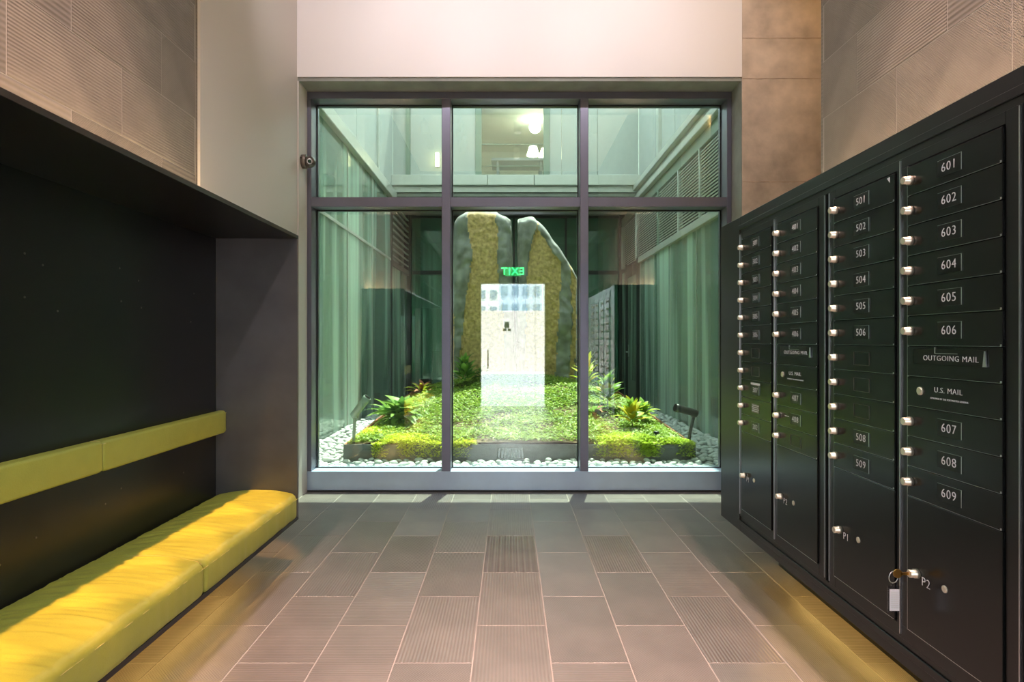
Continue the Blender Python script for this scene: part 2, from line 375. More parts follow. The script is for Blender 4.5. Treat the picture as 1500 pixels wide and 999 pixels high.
# entrance wall with a door opening (seen reflected in the window)
DX0, DX1, DZ = -.56, .70, 2.37
struct(boxes('wall_back', [(-2.0, DX0, YB-.2, YB, 0, 4.5), (DX1, 2.0, YB-.2, YB, 0, 4.5), (DX0, DX1, YB-.2, YB, DZ, 4.5)], M_backwall), 'charcoal entrance wall around the glass door', 'wall')
door = struct(empty('door_1', (.07, YB-.1, 0)), 'frameless glass entrance door reflected in courtyard window', 'door')
kids = [boxes('door_frame', [(DX0, DX0+.02, YB-.12, YB-.06, 0, DZ), (DX1-.02, DX1, YB-.12, YB-.06, 0, DZ), (DX0+.02, DX1-.02, YB-.12, YB-.06, DZ-.02, DZ)], M_alu),
        box('door_leaf', DX0+.025, .495, YB-.097, YB-.083, .01, DZ-.025, M_doorglass), box('sidelight', .505, DX1-.025, YB-.097, YB-.083, .0, DZ-.022, M_doorglass),
        boxes('mullion', [(.497, .503, YB-.10, YB-.08, 0, DZ-.022)], M_alu),
        tube('door_handle', [(-.41, YB-.05, .72), (-.41, YB-.05, 1.08)], .012, M_gun),
        boxes('door_notice', [(-.09, .0, YB-.081, YB-.078, 1.50, 1.62), (-.12, -.05, YB-.081, YB-.078, 1.44, 1.49), (-.03, .03, YB-.081, YB-.078, 1.44, 1.49)], M_cream)]
reparent(door, *kids)
ex = tag(empty('exit_sign', (.07, YB+.03, 2.49)), 'green lit exit sign above the entrance door, mirrored in glass', 'sign')
a = box('housing', -.10, .24, YB, YB+.05, 2.47, 2.68, M_exitbody, bev=.004)
t = text('lettering', 'EXIT', .20, Matrix.Translation((.07, YB+.0515, 2.575)) @ Matrix.Rotation(PI, 4, 'Z') @ Matrix.Rotation(PI/2, 4, 'X'), M_exit, off=.012)
t2 = box('glow_panel', -.08, .22, YB+.05, YB+.0508, 2.49, 2.66, M_exitbg)
reparent(ex, a, t, t2)

# ceiling downlights: short black cans with a spot lamp inside
def downlight(x, y, aim, col, power, half, label, group, blend=.35):
    e = tag(empty('downlight', (x, y, 4.32)), label, 'ceiling light', group)
    d = (Vector(aim)-Vector((x, y, 4.36))).normalized()
    bm = bmesh.new(); m = frame_to(Vector((x, y, 4.42)), d)
    lathe(bm, [(.035, -.02), (.055, -.02), (.055, .14), (.050, .14), (.050, .0), (.002, .0)], m, 20)
    kids = [mk('can', bm, M_ceil, None, True), lobj('stem', [(.012, 0), (.012, .08)], (x, y, 4.42), (0, 0, 1), M_ceil, None, 10)]
    ld = bpy.data.lights.new('lamp', 'SPOT'); ld.energy = power; ld.color = col; ld.spot_size = 2*half; ld.spot_blend = blend; ld.shadow_soft_size = .022
    lo = bpy.data.objects.new('lamp', ld); C.objects.link(lo); lo.location = Vector((x, y, 4.42))+d*.10
    lo.rotation_euler = d.to_track_quat('-Z', 'Y').to_euler(); kids.append(lo)
    reparent(e, *kids)
ordn = ['first', 'second', 'third', 'fourth', 'fifth', 'sixth', 'seventh', 'eighth', 'ninth']
for i, y in enumerate((.55, .9, 1.25, 1.6, 1.95, 2.3, 2.65, 3.0, 3.3)):
    downlight(-.72, y, (-1.62, y, .38), WARM, P_BENCH, R(7.4), 'amber ceiling spotlight over the bench, %s from the entrance' % ordn[i], 'bench spotlights', .25)
for i, y in enumerate((.8, 1.5, 2.2)):
    downlight(-1.24, y, (-1.0, y+.3, 0), PINK, P_FLOOR, R(26), 'rosy ceiling spotlight over the alcove front, %s from the entrance' % ordn[i], 'floor spotlights', .9)
    downlight(1.24, y, (1.0, y+.3, 0), PINK, P_FLOOR, R(26), 'rosy ceiling spotlight over the mailbox front, %s from the entrance' % ordn[i], 'floor spotlights', .9)
for i, x in enumerate((-1.1, -.3, .5, 1.3)):  # unseen lamps added to brighten the header
    downlight(x, 3.1, (x, 4.75, 3.45), HEAD_FILL, P_HEAD_FILL, R(40), 'added white fill light aimed at the header, %s from the bench side' % ordn[i], 'added header fill lights', .8)
for i, y in enumerate((.3, 1.5, 2.7)):  # unseen floods added as neutral fill for the walls
    downlight(.12, y, (.12, y+.25, 0), ROOM_FILL, P_ROOM_FILL, R(63), 'added white fill flood on the ceiling centre line, %s from the entrance' % ordn[i], 'added centre fill lights', .5)
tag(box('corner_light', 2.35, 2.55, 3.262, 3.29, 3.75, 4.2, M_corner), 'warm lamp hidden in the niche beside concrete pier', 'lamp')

# ------------------------------------------------------------------ courtyard window
win = struct(empty('window_1', (.08, 5.0, 0)), 'three bay dark anodised window wall onto the courtyard', 'window')
FX0, FX1, FZ0, FZ1 = -1.682, 1.842, .0, 3.314
GX0, GX1, GZ0, GZ1 = -1.640, 1.804, .17, 3.258
FY0, FY1 = 4.96, 5.17
MU = [(-.560, -.487), (.588, .656)]; TR = (2.364, 2.443)
parts = [box('sill_frame', FX0, FX1, FY0, FY1, .012, GZ0, M_sill, bev=.003),
         box('sill_gasket', FX0, FX1, FY0+.01, FY1, .0, .012, M_gask),
         box('head_frame', FX0, FX1, FY0, FY1, GZ1, FZ1, M_frame, bev=.003),
         box('jamb', FX0, GX0, FY0, FY1, GZ0, GZ1, M_frame, bev=.003),
         box('jamb', GX1, FX1, FY0, FY1, GZ0, GZ1, M_frame, bev=.003)]
for a, b in MU: parts.append(box('mullion', a, b, FY0, FY1, GZ0, GZ1, M_frame, bev=.003))
xs = [GX0, MU[0][0], MU[0][1], MU[1][0], MU[1][1], GX1]
for i in range(3):
    xa, xb = xs[2*i], xs[2*i+1]
    parts.append(box('transom', xa, xb, FY0+.003, FY1, TR[0], TR[1], M_frame, bev=.002))
    for za, zb in ((GZ0, TR[0]), (TR[1], GZ1)):
        parts.append(box('pane', xa+.004, xb-.004, 5.112, 5.122, za+.004, zb-.004, M_pane))
        g = .008
        parts.append(boxes('gasket', [(xa, xa+g, 5.098, 5.11, za, zb), (xb-g, xb, 5.098, 5.11, za, zb), (xa+g, xb-g, 5.098, 5.11, za, za+g), (xa+g, xb-g, 5.098, 5.11, zb-g, zb)], M_gask))
reparent(win, *parts)
struct(box('trim_2', -1.684, -1.672, 4.755, 4.955, 0, 3.316, M_paint), 'pale painted reveal beside left window jamb', 'trim')

# ------------------------------------------------------------------ bench alcove (left)
BX0, BX1, BY0, BY1, BZ0, BZ1 = -1.695, -1.20, -.35, 3.41, .235, 1.85
alc = tag(empty('bench_alcove', (-1.45, 1.5, .235)), 'floating black steel alcove framing the chartreuse bench', 'alcove')
kids = [box('back_panel', -1.695, -1.66, BY0, BY1-.02, .25, 1.83, M_steel),
        box('top_panel', -1.695, BX1, BY0, BY1, 1.83, 1.85, M_steel, bev=.001),
        box('end_panel', -1.66, BX1, 3.39, 3.41, .25, 1.83, M_steelend, bev=.001),
        box('base_panel', -1.695, BX1, BY0, BY1, .235, .255, M_steel, bev=.001),
        box('toe_kick', -1.695, -1.50, BY0, BY1-.06, .0, .235, M_steel),
        box('led_strip', -1.49, -1.46, BY0+.05, BY1-.15, .228, .234, M_ledwarm),
        box('led_strip', -1.64, -1.615, BY0+.05, 3.2, 1.851, 1.858, M_ledup)]
for (yy, zz) in [(2.05, 1.55), (2.13, 1.52), (2.05, 1.40), (2.20, 1.36), (2.55, 1.56), (2.68, 1.52), (2.56, 1.42), (2.70, 1.40), (1.95, .52), (2.10, .56), (2.46, .58), (2.56, .62), (3.05, .58), (3.15, 1.5), (3.12, 1.35)]:
    kids.append(lobj('screw', [(.004, 0), (.004, .0012), (.0015, .0016)], (-1.6602, yy, zz), (1, 0, 0), M_gun, seg=10))
reparent(alc, *kids)

def cushion(name, x0, x1, y0, y1, z0, z1, rad, wr, label, cat, group, seed):
    """upholstered pad: rounded-box cross section swept along Y, wrinkled across"""
    ny = max(60, int((y1-y0)*150)); sec = []
    def arc(cx, cz, a0, a1, n=5):
        for i in range(n+1):
            a = a0+(a1-a0)*i/n; sec.append((cx+rad*math.cos(a), cz+rad*math.sin(a)))
    arc(x1-rad, z0+rad*.6, -PI/2, 0); arc(x1-rad, z1-rad, 0, PI/2)
    for i in range(1, 14): sec.append((x1-rad + (x0+rad-(x1-rad))*i/14, z1))
    arc(x0+rad, z1-rad, PI/2, PI); arc(x0+rad, z0+rad*.6, PI, 1.5*PI)
    n = len(sec); vs = []; fs = []
    cx, cz = (x0+x1)/2, (z0+z1)/2
    for j in range(ny+1):
        t = j/ny; y = y0+(y1-y0)*t
        e = min(t, 1-t)*(y1-y0); sh = 1-.0 if e > .02 else 1-.10*(1-e/.02)**2
        for (px, pz) in sec:
            top = max(0, (pz-cz)/((z1-z0)/2))
            fx = (px-x0)/(x1-x0)
            wv = noise.noise(Vector((fx*2.2+seed, y*26, 0)))*.6 + noise.noise(Vector((fx*3.0+seed, y*60, 4)))*.4
            dz = wr*wv*top**3*(.35+.65*math.sin(PI*min(1, max(0, fx))))
            crown = wr*1.5*top**3*math.sin(PI*fx)
            dx = wr*.2*noise.noise(Vector((pz*14, y*22, seed)))*(1 if fx > .97 else 0)
            vs.append((cx+(px-cx)*sh+dx, y, cz+(pz-cz)*sh+dz+crown))
    for j in range(ny):
        for i in range(n):
            fs.append((j*n+i, j*n+(i+1) % n, (j+1)*n+(i+1) % n, (j+1)*n+i))
    fs.append(tuple(range(n))); fs.append(tuple(range(ny*n, ny*n+n))[::-1])
    o = raw(name, vs, fs, M_leather, None, True)
    bm = bmesh.new(); bm.from_mesh(o.data); bmesh.ops.recalc_face_normals(bm, faces=bm.faces); bm.to_mesh(o.data); bm.free()
    tag(o, label, cat, group)
    # stitched seams
    tube('seam', [(x1-.002, y0+(y1-y0)*i/30, z1-rad*.9) for i in range(31)], .0016, M_seam, o, 5)
    tube('seam', [(x1-rad*.4, y1-.006, z1-.012)] + [(x1-rad + (x0+rad-(x1-rad))*i/8, y1-.006, z1+wr*1.5*math.sin(PI*i/8)-.0005) for i in range(9)], .0022, M_seam, o, 5)
    return o
g1 = 'bench seat cushions'; g2 = 'bench backrest pads'
cushion('seat_cushion', -1.655, -1.195, 2.36, 3.385, .257, .385, .030, .016, 'wrinkled chartreuse leather seat cushion at the far end of the bench', 'cushion', g1, 1.3)
cushion('seat_cushion', -1.655, -1.195, .5, 2.355, .257, .385, .030, .016, 'wrinkled chartreuse leather seat cushion nearest the camera', 'cushion', g1, 5.1)
cushion('backrest_pad', -1.659, -1.598, 2.362, 3.385, .738, .855, .012, .0012, 'slim chartreuse leather backrest pad touching the far steel panel', 'cushion', g2, 2.2)
cushion('backrest_pad', -1.659, -1.598, .5, 2.358, .738, .855, .012, .0012, 'slim chartreuse leather backrest pad nearest the camera', 'cushion', g2, 8.2)

# ------------------------------------------------------------------ mailbox wall (right)
MX = 1.20
sur = tag(empty('mailbox_surround', (1.45, 1.5, .26)), 'floating black metal surround boxing in the mailbox banks', 'surround')
SY0, SY1, SZ0, SZ1 = -.35, 3.394, .262, 1.895
OY0, OY1, OZ0, OZ1 = 1.395, 3.105, .345, 1.805        # opening for banks
kids = [box('end_stile', MX, 1.695, OY1, SY1, SZ0, SZ1, M_mframe, bev=.0015),
        box('near_panel', MX, 1.695, SY0, OY0, SZ0, SZ1, M_mframe, bev=.0015),
        box('top_rail', MX, 1.695, OY0, OY1, OZ1, SZ1, M_mframe, bev=.0015),
        box('bottom_rail', MX, 1.695, OY0, OY1, SZ0, OZ0, M_mframe, bev=.0015),
        box('back_panel', 1.60, 1.695, OY0, OY1, OZ0, OZ1, M_mframe),
        boxes('trim_ring', [(MX-.006, MX, OY0-.02, OY1+.02, OZ1+.022, OZ1+.045), (MX-.006, MX, OY0-.02, OY1+.02, OZ0-.045, OZ0-.022), (MX-.006, MX, OY1+.001, OY1+.02, OZ0-.022, OZ1+.022)], M_mframe, bev=.0015),
        box('toe_kick', 1.50, 1.695, SY0, SY1-.06, 0, SZ0, M_mframe),
        box('led_strip', 1.46, 1.49, SY0+.05, SY1-.15, SZ0-.008, SZ0-.002, M_ledwarm),
        box('led_strip', 1.615, 1.64, SY0+.05, 3.2, SZ1+.001, SZ1+.008, M_ledup)]
reparent(sur, *kids)

UH = .0891; ZC0 = 1.725; DW = .345
def door_panel(bank, yl, z0, z1, off):
    return box('door', MX-.010, MX+.010, yl-DW, yl, z0+.0014, z1-.0014, M_mbox, bank, bev=.0009)
def lock(parent, y, z, off, key=False):
    o = lobj('lock', [(.0135, 0), (.0135, .010), (.0115, .012), (.0115, .024), (.0095, .026)], (MX-.010, y, z), (-1, 0, 0), M_nick, parent, 18)
    return o
def keyslot(parent, y, z):
    pass
def textRW(parent, s, size, y, z, x=None, name='number', sx=1.0):
    m = Matrix.Translation(((MX-.0118) if x is None else x, y, z)) @ M_RW
    return text(name, s, size, m, M_white, parent, sx)
def plate(parent, y, z, blank=False):
    w, h = .090, .046
    if not blank:
        box('number_plate', MX-.0112, MX-.0098, y-w/2, y+w/2, z-h/2, z+h/2, M_plate, parent)
        boxes('plate_edge', [(MX-.0122, MX-.0112, y-w/2, y-w/2+.0022, z-h/2, z+h/2), (MX-.0114, MX-.0112, y-w/2, y+w/2, z+h/2-.0006, z+h/2)], M_alu, parent)
    else:
        boxes('plate_edge', [(MX-.0118, MX-.0098, y-w/2, y-w/2+.0014, z-h/2, z+h/2), (MX-.0118, MX-.0098, y+w/2-.0014, y+w/2, z-h/2, z+h/2),
                             (MX-.0118, MX-.0098, y-w/2, y+w/2, z-h/2, z-h/2+.0014), (MX-.0118, MX-.0098, y-w/2, y+w/2, z+h/2-.0008, z+h/2)], M_gun, parent)
COLS = {
 3: (3.065, ['301', '302', '303', '304', '305', '306', '', '', '*307', '#', '202'], 'P1'),
 4: (2.660, ['401', '402', '403', '404', '405', '406', 'OUT', 'US', '407', '=408', ''], 'P2'),
 5: (2.195, ['501', '502', '503', '504', '505', '506', '', '', '', '508', '509'], 'P1'),
 6: (1.790, ['601', '602', '603', '604', '605', '606', 'OUT', 'US', '607', '608', '609'], 'P2'),
}
for (ya, yb, cols, lab) in ((3.105, 2.262, (3, 4), 'black mailbox bank with 300 and 400 numbered doors nearest the window'),
                            (2.238, 1.395, (5, 6), 'black mailbox bank with 500 and 600 numbered doors nearest the camera')):
    bank = tag(empty('mailbox_bank', (0, 0, 0)), lab, 'mailboxes', 'banks of mailboxes')
    # frame: two stiles, a middle stile, head and foot
    mid0 = COLS[cols[0]][0]-DW; mid1 = COLS[cols[1]][0]
    yl0 = COLS[cols[0]][0]; yr1 = COLS[cols[1]][0]-DW
    zt = ZC0+UH/2+.004; zb = .388
    box('stile', MX-.004, MX+.05, yl0+.002, ya, OZ0, OZ1, M_mframe, bank, .001)
    box('stile', MX-.004, MX+.05, mid1+.002, mid0-.002, zb-.003, zt, M_mframe, bank, .001)
    box('stile', MX-.004, MX+.05, yb, yr1-.002, OZ0, OZ1, M_mframe, bank, .001)
    box('head_rail', MX-.004, MX+.05, yr1-.002, yl0+.002, zt, OZ1, M_mframe, bank, .001)
    box('foot_rail', MX-.004, MX+.05, yr1-.002, yl0+.002, OZ0, zb-.003, M_mframe, bank, .001)
    box('backing', MX+.05, MX+.06, yb, ya, OZ0, OZ1, M_gask, bank)
    # polished edge strips beside hinges and between the columns
    box('edge_strip', MX-.0075, MX-.004, ya-.004, ya-.0015, OZ0+.01, OZ1-.004, M_alu, bank)
    box('edge_strip', MX-.0085, MX-.004, (mid0+mid1)/2+.006, (mid0+mid1)/2+.009, OZ0+.012, OZ1-.006, M_alu, bank)
    box('edge_strip', MX-.0075, MX-.004, yb+.004, yb+.0065, OZ0+.01, OZ1-.004, M_alu, bank)
    for ci in cols:
        yl, rows, pl = COLS[ci]; yc = yl-DW/2
        box('hinge_strip', MX-.0085, MX-.004, yl+.0012, yl+.0028, zb, zt, M_alu, bank)
        for k, s in enumerate(rows):
            zc = ZC0-UH*k; d = door_panel(bank, yl, zc-UH/2, zc+UH/2, 0)
            boxes('corner_clip', [(MX-.0115, MX-.0095, yl-DW+.001, yl-DW+.005, zc-UH/2+.002, zc-UH/2+.007)], M_alu, d)
            boxes('lower_edge', [(MX-.0106, MX-.0096, yl-DW+.004, yl-.004, zc-UH/2+.0012, zc-UH/2+.0019)], M_alu, d)
            if s == 'OUT':
                box('slot_plate', MX-.0115, MX-.0098, yl-DW+.045, yl-.03, zc-.006, zc+.036, M_plate, d)
                textRW(d, 'OUTGOING MAIL', .021, yc+.0, zc+.011, name='lettering', sx=1.12)
                boxes('slot_bracket', [(MX-.0122, MX-.0112, yc-.03, yc+.055, zc+.0245, zc+.0258), (MX-.0122, MX-.0112, yc+.053, yc+.0555, zc+.0245, zc+.042)], M_alu, d)
                bm = bmesh.new(); yy = yl-DW+.05
                v = [bm.verts.new(q) for q in ((MX-.014, yy+.006, zc-.006), (MX-.014, yy-.006, zc-.006), (MX-.014, yy-.001, zc+.034), (MX-.014, yy+.001, zc+.034))]
                v2 = [bm.verts.new(q.co+Vector((.003, 0, 0))) for q in v]
                bm.faces.new(v); bm.faces.new(v2[::-1])
                for i in range(4): bm.faces.new((v[i], v2[i], v2[(i+1) % 4], v[(i+1) % 4]))
                bmesh.ops.recalc_face_normals(bm, faces=bm.faces)
                mk('slot_cheek', bm, M_alu, d)
            elif s == 'US':
                lobj('lock', [(.012, 0), (.012, .004), (.009, .006)], (MX-.010, yl-.058, zc+.004), (-1, 0, 0), M_nick, d, 16)
                textRW(d, 'U.S. MAIL', .021, yc+.005, zc+.012, name='lettering', sx=1.1)
                textRW(d, 'APPROVED BY THE POSTMASTER GENERAL', .0066, yc+.002, zc-.012, name='lettering')
            else:
                L = lock(d, yl-.017, zc, 0)
                if s == '': plate(d, yc, zc, True)
                elif s == '#':
                    box('paper_label', MX-.0112, MX-.0098, yc-.045, yc+.045, zc-.021, zc+.021, M_gun, d)
                    for q in range(4):
                        box('label_line', MX-.0118, MX-.0108, yc-.040+.008*(q % 2), yc+.040-.008*((q+1) % 2), zc+.0125-.009*q, zc+.0165-.009*q, M_white, d)
                else:
                    if s[0] == '*':
                        box('paper_label', MX-.0115, MX-.0098, yc-.05, yc+.055, zc+.025, zc+.035, M_white, d)
                    if s[0] == '=':
                        boxes('paper_label', [(MX-.0112, MX-.0098, yl-.095, yl-.075, zc+.004, zc+.007), (MX-.0112, MX-.0098, yl-.112, yl-.100, zc+.004, zc+.007)], M_white, d)
                    if s == '501':
                        raw('paper_corner', [(MX-.0106, yl-DW+.022, zc+.038), (MX-.0106, yl-DW+.036, zc+.036), (MX-.0106, yl-DW+.022, zc+.020), (MX-.0100, yl-DW+.022, zc+.038), (MX-.0100, yl-DW+.036, zc+.036), (MX-.0100, yl-DW+.022, zc+.020)],
                            [(0, 1, 2), (5, 4, 3), (0, 3, 4, 1), (1, 4, 5, 2), (2, 5, 3, 0)], M_white, d)
                    plate(d, yc, zc); textRW(d, s.strip('*='), .035, yc+.002, zc-.001)
        # parcel locker
        zp1 = ZC0-UH*10-UH/2
        d = door_panel(bank, yl, zb, zp1, 0); d.name = 'parcel_door'
        lock(d, yl-.045, .572, 0)
        textRW(d, pl, .036, yl-.082, .558, sx=.95)
        lobj('small_lock', [(.010, 0), (.010, .0025), (.007, .004)], (MX-.010, yl-.155, .572), (-1, 0, 0), M_nick, d, 14)
        boxes('lower_edge', [(MX-.0108, MX-.0096, yl-DW+.002, yl-.002, zb+.0012, zb+.0026)], M_alu, d)

# key with ring and tag hanging from the near parcel lock
ky, kz = 1.790-.045, .572
key = tag(empty('key_with_tag', (MX-.05, ky, kz-.09)), 'brass key with ring and clear tag hanging from the P2 parcel lock', 'key')
bm = bmesh.new(); bmbox(bm, MX-.060, MX-.030, ky-.0012, ky+.0012, kz-.004, kz+.004)
lathe(bm, [(.004, -.0012), (.013, -.0012), (.013, .0012), (.004, .0012)], frame_to(Vector((MX-.068, ky, kz)), (0, 1, 0)), 18)
k1 = mk('key_blade', bm, M_brass)
rc = Vector((MX-.080, ky, kz-.010))
k2 = tube('key_ring', [rc+Vector((.017*math.cos(2*PI*i/24), .006*math.cos(2*PI*i/24), .017*math.sin(2*PI*i/24))) for i in range(25)], .0013, M_alu, None, 6)
k3 = boxes('tag_holder', [(MX-.098, MX-.060, ky-.0020, ky+.0020, kz-.112, kz-.036), (MX-.088, MX-.070, ky-.0020, ky+.0020, kz-.036, kz-.026)], M_plastic, None, .0008)
k4 = box('tag_paper', MX-.093, MX-.065, ky-.0035, ky-.0022, kz-.107, kz-.045, M_paper)
k5 = boxes('tag_lines', [(MX-.090, MX-.068, ky-.0040, ky-.0035, kz-.053-.0055*i, kz-.0515-.0055*i) for i in range(9)], M_louv)
reparent(key, k1, k2, k3, k4, k5)
k5.parent = k4; k5.matrix_parent_inverse = Matrix.Identity(4)

# ------------------------------------------------------------------ small security camera on left wall
sc = tag(empty('security_camera', (-1.62, 4.84, 2.70)), 'small gunmetal dome camera mounted on the painted wall by the window', 'camera')
b = lobj('mount', [(.056, 0), (.056, .045), (.05, .052)], (-1.684, 4.84, 2.70), (1, 0, 0), M_gun, None, 28)
hd = Vector((.30, -.93, -.15)).normalized()
bm = bmesh.new(); bmesh.ops.create_uvsphere(bm, u_segments=24, v_segments=14, radius=.047, matrix=Matrix.Translation((-1.612, 4.835, 2.695)))
e = mk('eyeball', bm, M_gun, None, True)
lc = Vector((-1.612, 4.835, 2.695))+hd*.040
r1 = lobj('lens_ring', [(.022, 0), (.022, .010), (.016, .011)], lc, hd, M_alu, None, 20)
r2 = lobj('lens', [(.015, .004), (.015, .0125), (.006, .0135)], lc, hd, M_lens, None, 16)
st = lobj('set_screw', [(.006, 0), (.006, .002)], (-1.665, 4.785, 2.715), (0, -1, 0), M_lens, None, 10)
reparent(sc, b, e, r1, r2, st)

# ------------------------------------------------------------------ courtyard architecture
XL, XR, YU, YK = -2.14, 2.38, 11.0, 12.7     # side planes, upper back face, lower back glass
struct(box('ground', -6, 7, 5.17, 14, -.3, .05, M_soil), 'bare courtyard ground under pebbles and planting', 'ground')
# left side: glazed wall with mullions, ledge, louvre, dark room behind
wl_ = struct(empty('wall_court_left', (XL, 8, 0)), 'green glass courtyard wall on the left with slim mullions', 'wall')
ym = [5.25, 6.5, 7.9, 9.3, 10.8]
k = []
for a, b in zip(ym[:-1], ym[1:]):
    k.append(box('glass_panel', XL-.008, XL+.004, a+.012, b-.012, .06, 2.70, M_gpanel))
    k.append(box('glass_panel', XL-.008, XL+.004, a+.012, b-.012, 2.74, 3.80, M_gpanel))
    k.append(box('transom', XL-.03, XL+.012, a+.012, b-.012, 2.70, 2.74, M_fascia))
for y in ym: k.append(box('mullion', XL-.04, XL+.016, y-.012, y+.012, .05, 3.80, M_fascia))
k.append(box('corner_mullion', XL-.05, XL+.025, 10.78, 10.86, .05, 3.85, M_lampdark))
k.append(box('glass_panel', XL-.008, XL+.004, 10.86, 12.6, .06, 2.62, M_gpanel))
k.append(box('transom', XL-.04, XL+.03, 10.86, 12.66, 2.62, 2.72, M_lampdark))
k.append(box('corner_post', XL-.08, XL+.06, 12.62, 12.74, .05, 3.93, M_lampdark))
reparent(wl_, *k)
lou = tag(empty('louver_grille', (XL, 11.7, 2.75)), 'short grey louvre grille high on the left courtyard wall', 'louver')
k = [boxes('frame', [(XL-.03, XL+.02, 10.86, 10.90, 2.74, 3.9), (XL-.03, XL+.02, 12.58, 12.62, 2.74, 3.9)], M_lampdark)]
for i in range(9):
    zz = 2.82+i*.12
    bm = bmesh.new(); bmbox(bm, -.03, .03, 10.90, 12.58, -.012, .012); bm.transform(Matrix.Rotation(R(25), 4, 'Y')); bm.transform(Matrix.Translation((XL, 0, zz)))
    k.append(mk('slat', bm, M_louv))
reparent(lou, *k)
led1 = struct(box('trim_ledge_left', XL-.2, XL+.08, 5.22, YU, 3.80, 3.98, M_fascia, bev=.01), 'pale metal ledge along the left courtyard wall', 'trim')
ul = struct(empty('wall_upper_left', (XL, 8, 4)), 'pale glass spandrel wall above the left ledge', 'wall')
k = [box('panel', XL-.05, XL, a+.006, b-.006, 3.98, 5.9, M_spandrel) for a, b in zip([5.22, 7.0, 8.4, 9.7], [7.0, 8.4, 9.7, 11.0])]
k.append(box('joint_post', XL-.05, XL+.03, 9.66, 9.74, 3.98, 5.9, M_fascia)); reparent(ul, *k)
struct(boxes('wall_room_left', [(-4.6, -4.5, 5.22, 14, -.1, 4), (-4.6, XL-.2, 5.22, 5.3, -.1, 4), (-4.6, XL-.05, 5.22, 14, 3.85, 3.97), (-4.6, XL-.05, 5.3, 14, -.1, .05), (-4.6, XL-.05, 13.9, 14, .05, 3.85), (-2.42, -2.36, 11.2, 13.9, .05, 3.85)], M_side), 'dark room behind the left glass wall', 'wall')
# right side
wr_ = struct(empty('wall_court_right', (XR, 8, 0)), 'green glass courtyard wall on the right below louvres', 'wall')
k = []
yr = [5.25, 6.4, 7.6, 8.8, 9.85, 10.87]
for a, b in zip(yr[:-1], yr[1:]):
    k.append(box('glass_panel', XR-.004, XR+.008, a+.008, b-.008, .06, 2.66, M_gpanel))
for y in yr: k.append(box('mullion', XR-.010, XR+.04, y-.008, y+.008, .05, 2.66, M_fascia))
k.append(box('sill_band', XR-.05, XR+.05, 5.22, 10.87, 2.66, 2.76, M_fascia, bev=.008))
k.append(box('door_post', XR-.06, XR+.06, 10.87, 10.97, .05, 2.76, M_lampdark))
k.append(box('door_post', XR-.06, XR+.06, 11.9, 12.0, .05, 2.76, M_lampdark))
k.append(box('corner_post', XR-.06, XR+.08, 12.60, 12.74, .05, 3.93, M_lampdark))
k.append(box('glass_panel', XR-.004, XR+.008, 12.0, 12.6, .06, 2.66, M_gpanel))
reparent(wr_, *k)
sd_ = tag(empty('service_door', (XR, 11.4, .05)), 'grey metal side door with lever handle at the far right', 'door')
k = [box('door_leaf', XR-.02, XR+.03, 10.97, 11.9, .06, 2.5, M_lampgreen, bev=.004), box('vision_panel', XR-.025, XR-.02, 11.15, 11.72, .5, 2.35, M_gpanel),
     boxes('lever_handle', [(XR-.07, XR-.02, 11.80, 11.84, 1.02, 1.05), (XR-.075, XR-.06, 11.68, 11.84, 1.02, 1.05), (XR-.03, XR-.02, 11.79, 11.85, .94, 1.18)], M_alu)]
reparent(sd_, *k)
lr = tag(empty('louver_grille', (XR, 9, 2.76)), 'long bank of horizontal louvre slats along the right courtyard wall', 'louver')
yb_ = [5.25, 6.45, 7.45, 8.4, 9.55, 11.2, 12.6]
k = []; slat_me = {}
for j, (a, b) in enumerate(zip(yb_[:-1], yb_[1:])):
    k.append(box('bay_post', XR-.02, XR+.05, b-.015-(.05 if j == 3 else 0), b+.015, 2.76, 3.64, M_lampgreen if j == 3 else M_louv))
    for i in range(21):
        zz = 2.79+i*.0405
        key_ = round(b-a, 2)
        if key_ not in slat_me:
            bm = bmesh.new(); bmbox(bm, -.016, .016, -(b-a)/2+.016, (b-a)/2-.016, -.007, .007); bm.transform(Matrix.Rotation(R(-28), 4, 'Y'))
            me = bpy.data.meshes.new('slat'); bm.to_mesh(me); bm.free(); me.materials.append(M_louv); slat_me[key_] = me
        o = link(bpy.data.objects.new('slat', slat_me[key_])); o.location = (XR+.01, (a+b)/2, zz); k.append(o)
k.append(box('backing', XR+.055, XR+.06, 5.22, 12.6, 2.77, 3.64, M_dark))
k.append(box('top_panel', XR-.02, XR+.05, 5.22, 12.6, 3.64, 3.80, M_lampgreen))
reparent(lr, *k)
for o in k:
    if o.name.startswith('slat'): o.matrix_parent_inverse = Matrix.Translation(-Vector(lr.location))
led2 = struct(boxes('trim_ledge_right', [(XR-.09, XR+.2, 5.22, YU, 3.80, 3.90), (XR-.05, XR+.2, 5.22, YU, 3.90, 3.99), (XR-.12, XR+.2, 5.22, YU, 3.99, 4.10)], M_fascia, bev=.008), 'stepped pale metal ledge along the right courtyard wall', 'trim')
ur = struct(empty('wall_upper_right', (XR, 8, 4)), 'pale glass spandrel wall above the right ledge', 'wall')
k = [box('panel', XR, XR+.05, a+.006, b-.006, 4.10, 5.9, M_spandrel) for a, b in zip([5.22, 7.2, 8.6, 9.9], [7.2, 8.6, 9.9, 11.0])]
k.append(box('joint_post', XR-.05, XR, 9.35, 9.5, 4.10, 5.9, M_fascia)); reparent(ur, *k)
struct(boxes('wall_room_right', [(4.4, 4.5, 5.22, 14, -.1, 4), (XR+.2, 4.5, 5.22, 5.3, -.1, 4), (XR+.05, 4.5, 5.22, 14, 3.85, 3.97), (XR+.06, 4.5, 5.3, 14, -.1, .05), (XR+.08, 4.5, 13.9, 14, .05, 3.85)], M_side), 'dark room behind the right glass wall', 'wall')
